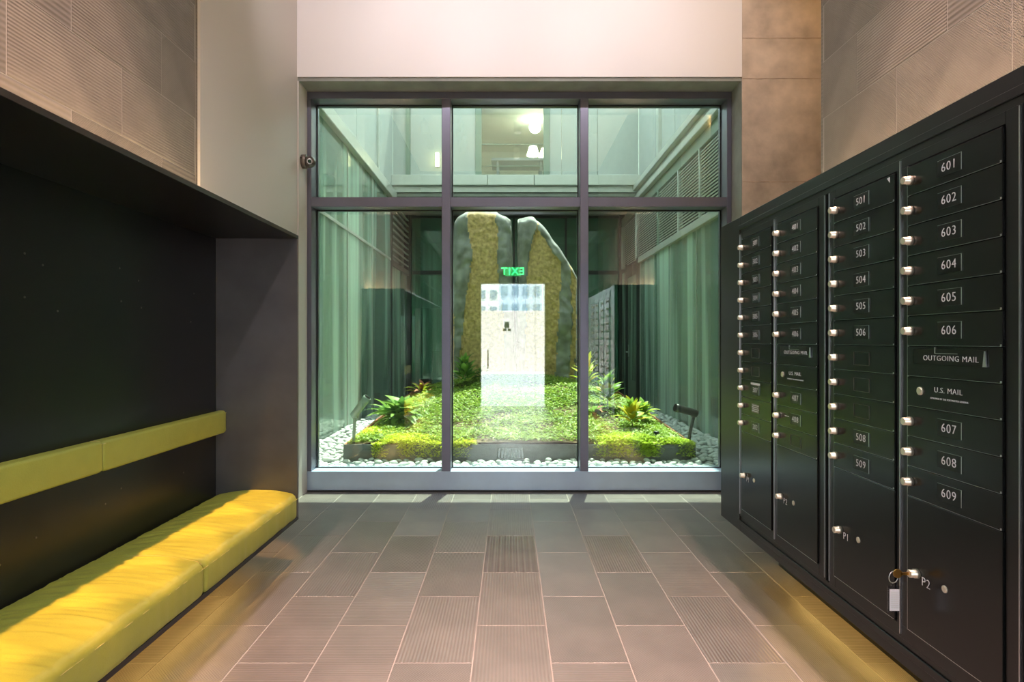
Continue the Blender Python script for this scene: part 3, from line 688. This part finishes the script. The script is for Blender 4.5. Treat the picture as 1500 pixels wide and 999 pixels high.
# back: upper storey
ub = struct(empty('wall_upper_back', (0, YU, 4)), 'pale panelled upper storey across the courtyard', 'wall')
WX0, WX1 = -.62, .74
k = []
for a, b in ((XL, -1.90), (-1.82, -1.22), (-1.22, WX0)): k.append(box('panel', a+.004, b-.004, YU, YU+.06, 4.27, 5.8, M_spandrel))
for a, b in ((WX1, .96), (.96, 1.62), (1.62, XR)): k.append(box('panel', a+.004, b-.004, YU, YU+.06, 4.27, 5.8, M_spandrel))
k.append(box('joint_post', -1.90, -1.82, YU-.03, YU+.06, 4.27, 5.8, M_lampgreen))
k.append(box('upper_band', WX0, WX1, YU, YU+.06, 5.72, 5.8, M_spandrel))
reparent(ub, *k)
struct(boxes('trim_ledge_back', [(XL, -.40, YU-.14, YU+.06, 4.08, 4.27), (-.392, .45, YU-.14, YU+.06, 4.08, 4.27), (.458, XR, YU-.14, YU+.06, 4.08, 4.27), (XL, XR, YU-.06, YU+.06, 3.97, 4.08)], M_fascia, bev=.006), 'pale stepped metal ledge across the back of the courtyard', 'trim')
struct(box('ceiling_walkway', XL-.1, XR+.1, YU-.02, YK+.2, 3.90, 3.96, M_concg), 'grey soffit over the recessed walkway behind the boulders', 'ceiling')
w2 = struct(empty('window_2', (0.06, YU, 4.27)), 'tall upper window with warm lamps inside', 'window')
k = [boxes('window_frame', [(WX0, WX0+.11, YU-.02, YU+.08, 4.27, 5.72), (WX1-.11, WX1, YU-.02, YU+.08, 4.27, 5.72)], M_lampgreen), box('window_frame', WX0+.11, WX1-.11, YU, YU+.05, 4.27, 4.30, M_lampgreen),
     box('pane', WX0+.11, WX1-.11, YU+.03, YU+.04, 4.30, 5.72, M_doorglass), box('rail', WX0+.11, WX1-.11, YU+.01, YU+.03, 4.46, 4.475, M_lampgreen), box('rail', WX0+.11, WX1-.11, YU+.01, YU+.03, 4.86, 4.875, M_lampgreen)]
reparent(w2, *k)
struct(boxes('wall_upper_room', [(-2.1, 2.3, 14.4, 14.5, 4.0, 5.9), (-2.2, -2.1, YU+.08, 14.5, 4.0, 5.9), (2.3, 2.4, YU+.08, 14.5, 4.0, 5.9), (-2.2, 2.4, YU+.08, 14.5, 4.0, 4.08), (-2.2, 2.4, YU+.08, 14.5, 5.8, 5.9)], M_room), 'plain plaster room seen through the upper window', 'wall')
tb = tag(empty('dining_table', (.2, 12.0, 4.08)), 'pale table inside the upper window', 'table')
k = [box('table_top', -.35, .75, 11.7, 12.4, 4.78, 4.83, M_spandrel)] + [box('leg', x, x+.05, y, y+.05, 4.08, 4.78, M_spandrel) for x in (-.25, .6) for y in (11.75, 12.3)]
reparent(tb, *k)
for (x, z, sx, lab) in ((.48, 5.06, .13, 'left glowing lampshade of the pair inside the upper window'), (.74, 5.02, .15, 'right glowing lampshade of the pair inside the upper window')):
    e = tag(empty('table_lamp', (x, 12.1, 4.83)), lab, 'lamp', 'lamps in the upper room')
    reparent(e, lobj('lamp_shade', [(sx, 0), (sx*.6, .18)], (x, 12.1, z-.06), (0, 0, 1), M_shade, None, 20), tube('lamp_pole', [(x, 12.1, 4.83), (x, 12.1, z-.06)], .012, M_alu))
e = tag(empty('ceiling_globe', (.52, 12.3, 5.7)), 'round glowing globe lamp hung inside the upper window', 'lamp')
bm = bmesh.new(); bmesh.ops.create_uvsphere(bm, u_segments=20, v_segments=12, radius=.12, matrix=Matrix.Translation((.53, 12.3, 5.64)))
reparent(e, mk('globe', bm, M_bulb, None, True), tube('cord', [(.53, 12.3, 5.74), (.53, 12.3, 5.8)], .01, M_alu))
e = tag(empty('wall_sconce', (-1.32, YU-.03, 4.45)), 'slim glowing wall sconce on the pale upper back wall', 'lamp')
reparent(e, box('backplate', -1.365, -1.275, YU-.02, YU, 4.44, 4.70, M_fascia), box('diffuser', -1.35, -1.29, YU-.07, YU-.02, 4.45, 4.69, M_sconce, bev=.006))
# back: lower recessed glazing
wb = struct(empty('window_3', (0, YK, 0)), 'dark recessed glass wall behind the boulders', 'window')
k = []
xb_ = [XL+.06, -1.0, .1, 1.2, XR-.06]
for a, b in zip(xb_[:-1], xb_[1:]):
    for za, zb in ((.06, 2.66), (2.74, 3.85)): k.append(box('pane', a+.02, b-.02, YK, YK+.012, za, zb, M_backglass))
    k.append(box('transom', a+.02, b-.02, YK-.03, YK+.04, 2.66, 2.74, M_lampdark))
for x in xb_[1:-1]: k.append(box('mullion', x-.02, x+.02, YK-.03, YK+.04, .05, 3.85, M_lampdark))
k.append(box('head', XL+.06, XR-.06, YK-.03, YK+.04, 3.85, 3.90, M_lampdark))
reparent(wb, *k)
struct(boxes('wall_room_back', [(-2.4, 2.6, 16.0, 16.1, -.1, 4), (-2.4, -2.3, 12.8, 16.1, -.1, 4), (2.5, 2.6, 12.8, 16.1, -.1, 4), (-2.4, 2.6, 12.72, 16.1, 3.86, 3.99), (-2.4, 2.6, 12.72, 16.1, -.1, .04)], M_side), 'dark room beyond the recessed back glass', 'wall')
tag(box('counter', -1.9, 2.1, 14.6, 15.2, .04, 1.0, M_concg, bev=.02), 'dim counter inside the room behind the boulders', 'counter')

# added pale sheets standing in for sunlight streaks on the side glass
def light_streak(name, x, y0, y1, z0, z1, amp, folds, label, flare, seed):
    nu, nv = folds*8, 24; vs = []; fs = []
    for j in range(nv+1):
        v = j/nv; z = z0+(z1-z0)*v
        for i in range(nu+1):
            u = i/nu; w = (y1-y0)*(1+flare*(1-v)**1.6)
            y = (y0+y1)/2+(u-.5)*w + .05*math.sin(3*v+seed)
            vs.append((x+amp*math.sin(2*PI*folds*u+.6*math.sin(4*v+seed)), y, z))
    for j in range(nv):
        for i in range(nu):
            a = j*(nu+1)+i; fs.append((a, a+1, a+nu+2, a+nu+1))
    o = raw(name, vs, fs, M_streak, None, True)
    sm = o.modifiers.new('solid', 'SOLIDIFY'); sm.thickness = .004
    return tag(o, label, 'light_streak', 'added streak sheets behind the courtyard glass')
light_streak('streak_sheet', XL-.14, 6.7, 7.5, .1, 3.78, .035, 3, 'wide pale sheet added as a sunlight streak behind left glass nearest the window', .5, .3)
light_streak('streak_sheet', XL-.14, 8.0, 8.6, .1, 3.78, .03, 3, 'middle pale sheet added as a sunlight streak behind the left courtyard glass', .6, 2.3)
light_streak('streak_sheet', XL-.14, 9.35, 9.5, .1, 3.78, .03, 2, 'narrow pale sheet added as a sunlight streak behind the left glass, farthest back', .4, 4.3)
light_streak('streak_sheet', XR+.14, 8.0, 8.6, .1, 2.62, .03, 3, 'pale sheet added as a sunlight streak behind the middle of the right glass', .5, 1.1)
light_streak('streak_sheet', XR+.14, 9.6, 9.95, .1, 2.62, .03, 3, 'pale sheet added as a sunlight streak behind the far part of the right glass', .3, 3.1)

# outer masses that shade the street and the rooms
struct(box('building_mass_upper_added_overhang', -9, 9, YB-.3, 6.90, 4.76, 24, M_mass), 'unseen upper storeys of the lobby building with an added sun blocking overhang', 'building')  # unseen; overhang toward the courtyard added to keep sun off the window
struct(box('building_mass_left', -9, -2.01, YB-.3, 5.21, -.1, 4.75, M_mass), 'building left of the lobby', 'building')
struct(box('building_mass_right', 3.11, 9, YB-.3, 5.21, -.1, 4.75, M_mass), 'building right of the lobby', 'building')
struct(box('building_mass_right_front', 2.01, 3.1, YB-.3, 2.99, -.1, 4.75, M_mass), 'building behind the mailbox wall', 'building')

# ------------------------------------------------------------------ planter and garden
PX0, PX1, PY0, PY1 = -1.56, 1.753, 5.63, 10.6
ed = tag(empty('planter_edging', (.1, 5.63, .05)), 'low dark steel edging around the raised planting bed', 'edging')
kk = [box('front_board', PX0, PX1, PY0, PY0+.02, .05, .275, M_edging)]
for nm, x in (('side_board', PX0), ('side_board', PX1-.02)):
    bm = bmesh.new(); n = 10
    vs = []
    for i in range(n+1):
        t_ = i/n; y = PY0+.02+(PY1-PY0-.02)*t_; zt = .275+.21*t_
        vs.append([bm.verts.new(q) for q in ((x, y, .05), (x+.02, y, .05), (x+.02, y, zt), (x, y, zt))])
    for a, b in zip(vs[:-1], vs[1:]):
        for i in range(4): bm.faces.new((a[i], a[(i+1) % 4], b[(i+1) % 4], b[i]))
    bm.faces.new(vs[0][::-1]); bm.faces.new(vs[-1]); bmesh.ops.recalc_face_normals(bm, faces=bm.faces)
    kk.append(mk(nm, bm, M_corten))
reparent(ed, *kk)
def mound(x, y):
    t_ = min(1, max(0, (y-5.66)/3.3)); s = t_*t_*(3-2*t_)
    u = (x-.1)/1.62; w = max(0, 1-u*u)**.8
    base = .245+.09*t_
    return base + .40*s*w + .05*min(1, w*3)*(1-s) + .025*noise.noise(Vector((x*2.2, y*2.2, 3))) * min(1, w*4)
nx, ny = 60, 80; vs = []; fs = []
for j in range(ny+1):
    for i in range(nx+1):
        x = PX0+.021+(PX1-PX0-.042)*i/nx; y = PY0+.021+(PY1-PY0-.021)*j/ny; vs.append((x, y, mound(x, y)))
for j in range(ny):
    for i in range(nx):
        a = j*(nx+1)+i; fs.append((a, a+1, a+nx+2, a+nx+1))
struct(raw('planting_mound', vs, fs, M_soil, None, True), 'sloping soil mound of the planting bed', 'ground')

def leaf_cloud(name, pts, size, mat, label, cat, up=.5, asp=.55):
    """many small folded leaves as one uncountable mat"""
    rng = np.random.default_rng(abs(hash(label)) % 1000 if False else len(pts))
    P_ = np.array(pts); n = len(P_)
    az = rng.uniform(0, 2*PI, n); el = rng.uniform(-.2, 1.0, n)*up; sz = size*rng.uniform(.6, 1.35, n)
    d = np.stack([np.cos(az)*np.cos(el), np.sin(az)*np.cos(el), np.sin(el)], 1)
    s_ = np.stack([-np.sin(az), np.cos(az), rng.uniform(-.5, .5, n)], 1); s_ /= np.linalg.norm(s_, axis=1)[:, None]
    nrm = np.cross(d, s_)
    v = np.empty((n, 4, 3)); L_ = sz[:, None]
    v[:, 0] = P_; v[:, 1] = P_ + d*L_*.5 + s_*L_*asp*.5 + nrm*L_*.12; v[:, 2] = P_ + d*L_; v[:, 3] = P_ + d*L_*.5 - s_*L_*asp*.5 + nrm*L_*.12
    idx = np.arange(n*4).reshape(n, 4)
    f = np.concatenate([idx[:, [0, 1, 2]], idx[:, [0, 2, 3]]])
    me = bpy.data.meshes.new(name); me.vertices.add(n*4); me.vertices.foreach_set('co', v.reshape(-1))
    me.loops.add(len(f)*3); me.loops.foreach_set('vertex_index', f.reshape(-1).astype(np.int32))
    me.polygons.add(len(f)); me.polygons.foreach_set('loop_start', (np.arange(len(f))*3).astype(np.int32))
    me.update(calc_edges=True); me.validate(); me.materials.append(mat)
    return tag(link(bpy.data.objects.new(name, me)), label, cat, None, 'stuff')
rg = random.Random(11)
pts = []
while len(pts) < 52000:
    x = rg.uniform(PX0+.03, PX1-.03); y = rg.uniform(PY0+.05, 10.3)
    if rg.random() > (1.0 if y < 8.6 else .5): continue
    bare = noise.noise(Vector((x*2.3, y*2.3, 9)))
    if bare < -.28 and rg.random() < .75: continue
    # sparser near the rust side boards
    if (x < PX0+.18 or x > PX1-.5+.1*math.sin(y*3)) and y > 6.4 and rg.random() < .55: continue
    pts.append((x, y, mound(x, y)+rg.uniform(0, .035)+.02*max(0, noise.noise(Vector((x*7, y*7, 1))))))
leaf_cloud('ground_cover', pts, .036, M_grass, 'low bright green ground cover spread over the mound', 'ground cover')
def sedum(x0, x1, y0, y1, h, n, over):
    out = []
    for _ in range(n):
        x = rg.uniform(x0, x1); t_ = rg.random(); y = y0+(y1-y0)*t_
        u = (x-(x0+x1)/2)/((x1-x0)/2); v = (y-(y0+y1)/2)/((y1-y0)/2)
        d = 1-max(abs(u)**3, 0)-.5*v*v+.35*noise.noise(Vector((x*6, y*6, 2)))
        if d < 0: continue
        z = .265+h*d**.5*rg.uniform(.35, 1)
        out.append((x, y, z))
        if over and rg.random() < .35*max(0, .4+noise.noise(Vector((x*5, 7, 2)))*2):     # spills over the front board
            out.append((x, PY0-rg.uniform(0, .035), .29-rg.random()**1.6*.13))
    return out
p_ = sedum(-1.30, -.60, 5.62, 6.0, .07, 9000, True) + sedum(-.56, -.30, 5.62, 5.85, .05, 1800, True) + sedum(-1.56, -1.0, 5.9, 6.6, .08, 5000, False)
leaf_cloud('sedum_mat', p_, .024, M_sedum, 'yellow green sedum spilling over the front edging on the left', 'sedum', .8, .7)
p_ = sedum(.80, 1.42, 5.62, 6.0, .08, 8000, True) + sedum(1.40, 1.75, 5.62, 5.8, .05, 2200, True) + sedum(1.0, 1.70, 6.0, 6.8, .08, 4500, False)
M_sed2 = leafmat('sedum_lime', (.40, .56, .04), (.68, .76, .10), 5)
leaf_cloud('sedum_mat', p_, .026, M_sed2, 'lime green sedum spilling over the front edging on the right', 'sedum', .8, .7)

def leaf_mesh(key, L_, w, curl, mat, n=6, fold=.25):
    vs = []; fs = []
    for i in range(n+1):
        t_ = i/n; ww = w*math.sin(PI*min(1, t_**.75*.97+.03))**.9*.5
        if i == n: ww = .001
        r_ = t_*L_; z = L_*(.55*t_-curl*t_*t_)
        for s_ in (-1, 0, 1): vs.append((r_, s_*ww, z+abs(s_)*ww*fold))
    for i in range(n):
        for j in range(2):
            a = i*3+j; fs.append((a, a+1, a+4, a+3))
    me = bpy.data.meshes.new(key); me.from_pydata(vs, [], fs); me.update()
    for p in me.polygons: p.use_smooth = True
    me.materials.append(mat); return me
def plant(name, loc, meshes, n, smin, smax, tilt, label, cat, group, seed, stemh=0.0, spread=.03):
    r_ = random.Random(seed); root = tag(empty(name, loc), label, cat, group)
    for i in range(n):
        o = bpy.data.objects.new('leaf', meshes[i % len(meshes)])
        s_ = r_.uniform(smin, smax)
        t_ = i/n; az = i*2.39996+r_.uniform(-.3, .3); inc = -(1-t_)*tilt*0+(-t_*tilt)   # inner leaves stand up
        o.rotation_euler = Euler((r_.uniform(-.3, .3), inc, az), 'XYZ')
        o.location = (math.cos(az)*spread*(1-t_), math.sin(az)*spread*(1-t_), stemh*(.35+.65*t_))
        o.scale = (s_, s_, s_); link(o, root)
    if stemh > 0: tube('stem', [(0, 0, -.03), (0.005, 0, stemh*.5), (0, 0, stemh)], .006, M_stem, root, 6)
    return root
hm = [leaf_mesh('hosta_leaf', .32, .13, .72, M_lf), leaf_mesh('hosta_leaf', .28, .15, .95, M_lf), leaf_mesh('hosta_leaf', .28, .11, .60, M_lf2)]
def gp(x, y, dz=0.0): return (x, y, mound(x, y)+dz)
plant('broadleaf_plant', gp(-1.18, 6.55), hm, 46, .65, 1.15, 1.1, 'large bright green broadleaf clump behind the left sedum', 'plant', 'leafy plants on the mound', 3, .10)
fm = [leaf_mesh('strap_leaf', .30, .045, .75, M_lf2), leaf_mesh('strap_leaf', .26, .05, .6, M_lf)]
plant('fern_clump', gp(-1.38, 6.9), fm, 26, .8, 1.2, .8, 'feathery dark green clump left of the broadleaf plant', 'plant', 'leafy plants on the mound', 4, .08)
plant('leafy_shrub', gp(-.62, 8.35), [leaf_mesh('shrub_leaf', .20, .08, .5, M_lf2), leaf_mesh('shrub_leaf', .17, .07, .3, M_lf)], 46, .8, 1.3, 1.1, 'dark green leafy shrub at the foot of the left boulder', 'plant', 'leafy plants on the mound', 5, .26, .08)
plant('leafy_shrub', gp(-.36, 8.5), [leaf_mesh('shrub_leaf', .14, .05, .5, M_lf2)], 34, .7, 1.1, 1.0, 'low grey green tuft just right of the left shrub', 'plant', 'leafy plants on the mound', 15, .12, .08)
plant('croton', gp(1.28, 6.25), [leaf_mesh('croton_leaf', .19, .075, .35, M_yel), leaf_mesh('croton_leaf', .17, .08, .5, M_yel), leaf_mesh('croton_leaf', .17, .07, .5, M_lf)], 24, .8, 1.2, 1.2, 'yellow and green croton plant on the right of the bed', 'plant', 'leafy plants on the mound', 6, .20)
plant('leafy_shrub', gp(1.18, 7.2), [leaf_mesh('shrub_leaf', .22, .09, .5, M_lf), leaf_mesh('shrub_leaf', .2, .08, .4, M_lf2), leaf_mesh('shrub_leaf', .15, .08, .3, M_yel)], 40, .8, 1.2, 1.1, 'bushy green shrub with yellow top behind the croton', 'plant', 'leafy plants on the mound', 7, .28, .06)
plant('leafy_shrub', gp(1.48, 6.7), [leaf_mesh('shrub_leaf', .18, .08, .5, M_lf), leaf_mesh('shrub_leaf', .16, .06, .6, M_sed2)], 34, .8, 1.2, 1.0, 'lime leafed shrub between croton and right glass wall', 'plant', 'leafy plants on the mound', 8, .12, .06)
plant('leafy_shrub', gp(1.05, 8.1), [leaf_mesh('shrub_leaf', .2, .06, .4, M_sed2), leaf_mesh('shrub_leaf', .2, .06, .3, M_yel)], 26, .8, 1.3, 1.2, 'pale yellow green shrub beside the right boulder foot', 'plant', 'leafy plants on the mound', 9, .34, .05)
plant('leafy_shrub', gp(.98, 6.9), [leaf_mesh('shrub_leaf', .16, .05, .7, M_corten), leaf_mesh('shrub_leaf', .2, .06, .6, M_lf)], 18, .8, 1.2, .5, 'low plant with rusty dead leaves before the green shrub', 'plant', 'leafy plants on the mound', 10, .03, .05)
plant('leafy_shrub', gp(-1.25, 8.6), [leaf_mesh('shrub_leaf', .2, .05, .6, M_sedum), leaf_mesh('shrub_leaf', .2, .06, .6, M_corten)], 30, .8, 1.2, .7, 'yellow and rust coloured low plant along the left board', 'plant', 'leafy plants on the mound', 12, .08, .1)

# boulders -----------------------------------------------------------
def interp(poly, z):
    if z <= poly[0][0]: return poly[0][1]
    for (a, b), (c, d) in zip(poly[:-1], poly[1:]):
        if z <= c: return b+(d-b)*(z-a)/(c-a)
    return poly[-1][1]
def boulder(name, left, right, zt, golds, y0, depth, label, seed):
    """left/right: x outline over z; front grid + closed rounded back; golds: list of (leftpoly,rightpoly)"""
    nu, nv, zb = 44, 110, .2
    def top(x): return interp(zt, x)
    vs = []; fs = []; mi = []
    nr = 2*nu+12
    def ring(v):
        out = []
        for i in range(nu+1):
            u = i/nu; out.append((u, 0))
        for i in range(1, 6): out.append((1, i/6))
        for i in range(nu+1): out.append((1-i/nu, 1))
        for i in range(1, 6): out.append((0, 1-i/6))
        return out
    rg_ = ring(0); n = len(rg_)
    for j in range(nv+1):
        v = j/nv
        for (u, w) in rg_:
            zz0 = zb+(3.3-zb)*v
            x0 = interp(left, zz0); x1 = interp(right, zz0); x = x0+(x1-x0)*u
            z = zb+(top(x)-zb)*v
            x0 = interp(left, z); x1 = interp(right, z); x = x0+(x1-x0)*u
            z = zb+(top(x)-zb)*v
            edge = min(u, 1-u); rnd = (1-min(1, edge/.12))**2
            y = y0+depth*w
            gold = any(interp(gl, z)+.025*noise.noise(Vector((z*9, seed, 1))) < x < interp(gr, z)+.025*noise.noise(Vector((z*9, seed, 5))) for gl, gr in golds)
            bump = .05*noise.noise(Vector((x*3, z*3, seed)))+.022*noise.noise(Vector((x*11, z*11, seed+3)))
            if w == 0:
                if gold: y += .045+.018*noise.noise(Vector((x*14, z*14, seed)))+.012*noise.noise(Vector((x*35, z*35, seed)))
                else: y += bump+.10*rnd
            else: y += bump
            if v > .96 and w == 0: y += .10*((v-.96)/.04)**2
            if v > .96 and w == 1: y -= .10*((v-.96)/.04)**2
            vs.append((x+.02*noise.noise(Vector((seed, z*4, w*3))), y, z+(.03*noise.noise(Vector((x*6, w*3, seed))) if v > .9 else 0)))
    for j in range(nv):
        for i in range(n):
            fs.append((j*n+i, j*n+(i+1) % n, (j+1)*n+(i+1) % n, (j+1)*n+i))
            g = False
            if i < nu:
                cx = sum(vs[q][0] for q in fs[-1])/4; cz = sum(vs[q][2] for q in fs[-1])/4
                g = any(interp(gl, cz)+.025*noise.noise(Vector((cz*9, seed, 1))) < cx < interp(gr, cz)+.025*noise.noise(Vector((cz*9, seed, 5))) for gl, gr in golds) and j < nv-1
            mi.append(1 if g else 0)
    # cap
    t0 = nv*n
    for i in range(nu):
        a, b = t0+i, t0+i+1; c = t0+nu+6+(nu-i-1); d = t0+nu+6+(nu-i)
        fs.append((a, b, c, d)); mi.append(0)
    o = raw(name, vs, fs, [M_rock, M_gold], None, True)
    for p, m in zip(o.data.polygons, mi): p.material_index = m
    bm = bmesh.new(); bm.from_mesh(o.data); bmesh.ops.remove_doubles(bm, verts=bm.verts, dist=.0005); bmesh.ops.recalc_face_normals(bm, faces=bm.faces); bm.to_mesh(o.data); bm.free()
    return tag(o, label, 'boulder', 'split basalt boulders')
# scale at y=9.1: 96.4 px per metre
boulder('boulder', [(.2, -.90), (1.2, -.90), (2.2, -.87), (3.0, -.85), (3.3, -.80)], [(.2, .10), (2.0, .06), (3.2, .02), (3.3, .0)],
        [(-.9, 2.98), (-.78, 3.13), (-.58, 3.25), (-.2, 3.22), (-.1, 3.15), (.1, 3.08)],
        [([(.2, -.80), (1.0, -.74), (1.9, -.65), (2.53, -.55), (3.0, -.63), (3.3, -.64)], [(.2, -.05), (1.6, -.08), (2.4, -.18), (2.9, -.17), (3.1, -.21), (3.3, -.20)]),
         ([(.2, -.95), (2.4, -.95)], [(.2, -.84), (1.6, -.83), (2.2, -.97)])], 9.0, .55, 'left tall split boulder with ochre face and grey rim', 1.0)
boulder('boulder', [(.2, .10), (2.0, .13), (3.2, .14), (3.3, .15)], [(.2, 1.05), (2.1, 1.06), (2.6, 1.06), (3.3, 1.06)],
        [(.1, 3.10), (.16, 3.13), (.38, 3.16), (.44, 3.10), (.60, 2.90), (.80, 2.62), (.95, 2.38), (1.06, 2.20)],
        [([(.2, .2), (1.4, .25), (2.24, .27), (2.56, .30), (2.85, .37), (2.93, .42)], [(.2, .66), (1.0, .71), (1.7, .75), (2.2, .79), (2.42, .80), (2.55, .68), (2.75, .58), (2.93, .44)]),
         ([(.2, .88), (1.6, .96), (2.2, .93), (2.30, .93)], [(.2, .98), (1.5, 1.02), (2.2, 1.02), (2.30, .95)])], 9.05, .55, 'right tall split boulder with slanted grey top edge', 2.0)

# pebbles ------------------------------------------------------------
pm = []
for q in range(5):
    for m in M_peb:
        bm = bmesh.new(); bmesh.ops.create_icosphere(bm, subdivisions=2, radius=1.0)
        for v in bm.verts:
            d = 1+.16*noise.noise(v.co*1.3+Vector((q*7, 0, 0))); v.co = Vector((v.co.x*d, v.co.y*d*.78, v.co.z*d*.5))
        me = bpy.data.meshes.new('pebble'); bm.to_mesh(me); bm.free()
        for p in me.polygons: p.use_smooth = True
        me.materials.append(m); pm.append(me)
peb = []
rp = random.Random(5)
def ok(x, y, r_):
    for (a, b, c, _) in peb:
        if (a-x)**2+(b-y)**2 < ((c+r_)*.82)**2: return False
    return True
def scatter(x0, x1, y0, y1, n, r0, r1, tries=14):
    for _ in range(n*tries):
        if n <= 0: return
        x, y, r_ = rp.uniform(x0, x1), rp.uniform(y0, y1), rp.uniform(r0, r1)
        if PX0-.03 < x < PX1+.03 and y+r_*.8 > PY0-.005: continue
        if ok(x, y, r_): peb.append((x, y, r_, 0)); n -= 1
scatter(-2.06, 2.30, 5.22, 5.62, 330, .026, .046)
scatter(-2.08, -1.60, 5.55, 9.8, 420, .028, .045)
scatter(1.80, 2.32, 5.55, 9.8, 420, .028, .045)
peb.sort(key=lambda p: p[1])
big = peb[:300]; rest = peb[300:]
def pz(x, y): return .05+.085 + (.0 if y < 5.7 else min(.07, (y-5.7)*.05))
fill = [box('pebble_bed', XL+.03, XR-.03, 5.18, 5.625, .05, .105, M_peb[1]), box('pebble_bed', XL+.03, PX0-.004, 5.63, 10.6, .05, .12, M_peb[1]), box('pebble_bed', PX1+.004, XR-.07, 5.63, 10.6, .05, .12, M_peb[1])]
for f, lab in zip(fill, ('pale gravel under the pebbles along the window', 'pale gravel strip under pebbles along the left glass', 'pale gravel strip under pebbles along the right glass')):
    f['kind'] = 'structure'; f['label'] = lab; f['category'] = 'gravel'
for (x, y, r_, _) in big:
    o = bpy.data.objects.new('pebble', rp.choice(pm)); o.location = (x, y, .105+r_*.38+rp.uniform(0, .012))
    o.rotation_euler = (rp.uniform(-.3, .3), rp.uniform(-.3, .3), rp.uniform(0, 6.28)); o.scale = (r_*1.12,)*3
    link(o); tag(o, 'smooth pale pebble in the strip along the window', 'pebble', 'pale pebbles along the window')
if rest:
    V_ = []; F_ = []
    for (x, y, r_, _) in rest:
        me = rp.choice(pm); mt = Matrix.Translation((x, y, .12+r_*.38+rp.uniform(0, .012))) @ Euler((rp.uniform(-.3, .3), rp.uniform(-.3, .3), rp.uniform(0, 6.28))).to_matrix().to_4x4() @ Matrix.Scale(r_*1.12, 4)
        b0 = len(V_); V_ += [tuple(mt @ v.co) for v in me.vertices]; F_ += [tuple(b0+i for i in p.vertices) for p in me.polygons]
    tag(raw('pebbles', V_, F_, M_peb[0], None, True), 'pale pebbles filling the side strips beside the glass walls', 'pebbles', None, 'stuff')

# garden spot lights -------------------------------------------------
def spot(base, top, hdir, L_, rad, mat, label):
    e = tag(empty('garden_spotlight', base), label, 'spotlight', 'garden spotlights')
    b, t_ = Vector(base), Vector(top); h = Vector(hdir).normalized()
    k = [tube('stake', [b-Vector((0, 0, .05)), (b+t_)/2, t_], rad*.42, mat, None, 10),
         lobj('knuckle', [(rad*.5, -rad*.7), (rad*.62, 0), (rad*.5, rad*.7)], t_, (1, 0, 0), mat, None, 14)]
    s_ = t_+Vector((0, 0, rad*.7))-h*L_*.15
    hd_ = lobj('head', [(rad*.7, 0), (rad, .012), (rad, L_-.05), (rad*1.08, L_-.05), (rad*1.08, L_)], s_, h, mat, None, 20)
    k.append(hd_); reparent(e, *k)
    ln = lobj('lens', [(rad*.9, L_-.012), (rad*.9, L_+.001)], s_, h, M_lens, None, 18); ln.parent = hd_; ln.matrix_parent_inverse = Matrix.Identity(4)
    # slanted hood above the lens
    return e
spot((-1.49, 5.72, .26), (-1.475, 5.72, .53), (.62, -.1, .78), .24, .036, M_lampgreen, 'grey green garden spotlight tilted up above the left sedum')
spot((1.70, 5.72, .26), (1.765, 5.72, .54), (-.93, -.2, .26), .24, .036, M_lampdark, 'charcoal garden spotlight leaning left at the front right corner')
spot((-1.44, 9.8, .36), (-1.44, 9.8, .56), (.95, -.2, .05), .20, .040, M_lampdark, 'small dark garden spotlight far back on the left')
lobj('uplight', [(.03, -.02), (.03, .05), (.022, .055)], gp(1.46, 5.95, .0), (0, 0, 1), M_lampdark, None, 16)
tag(bpy.data.objects['uplight'], 'stubby black ground uplight among the right sedum', 'uplight')

# ------------------------------------------------------------------ the street seen in the reflection
struct(box('street_paving', -40, 40, -90, YB-.2, -.25, -.02, M_pave), 'pale street paving outside the entrance', 'ground')
tag(box('street_wall', -14, 12, -15.0, -14.6, -.02, 2.5, M_pink, bev=.02), 'low pale pink wall across the street', 'wall')
def tower(x0, x1, y0, y1, h, mat, label, cols, rows):
    e = tag(empty('tower', ((x0+x1)/2, y1, 0)), label, 'building', 'street towers')
    k = [box('body', x0, x1, y0, y1, -.02, h, mat)]
    cw = (x1-x0)/cols; rh = h/rows
    for i in range(cols):
        for j in range(1, rows): k.append(box('window', x0+cw*(i+.2), x0+cw*(i+.8), y1, y1+.15, rh*(j+.25), rh*(j+.75), M_win))
    reparent(e, *k)
tower(-6.5, -1.2, -70, -60, 11.5, M_bldw, 'pale tower mirrored at the left of the door', 4, 6)
tower(-1.0, 3.2, -56, -48, 7.0, M_bldb, 'blue grey block mirrored at the middle of the door', 4, 4)
tower(4.6, 9.5, -72, -62, 14.0, M_bldw, 'white tower with stacked windows mirrored at the right', 4, 8)
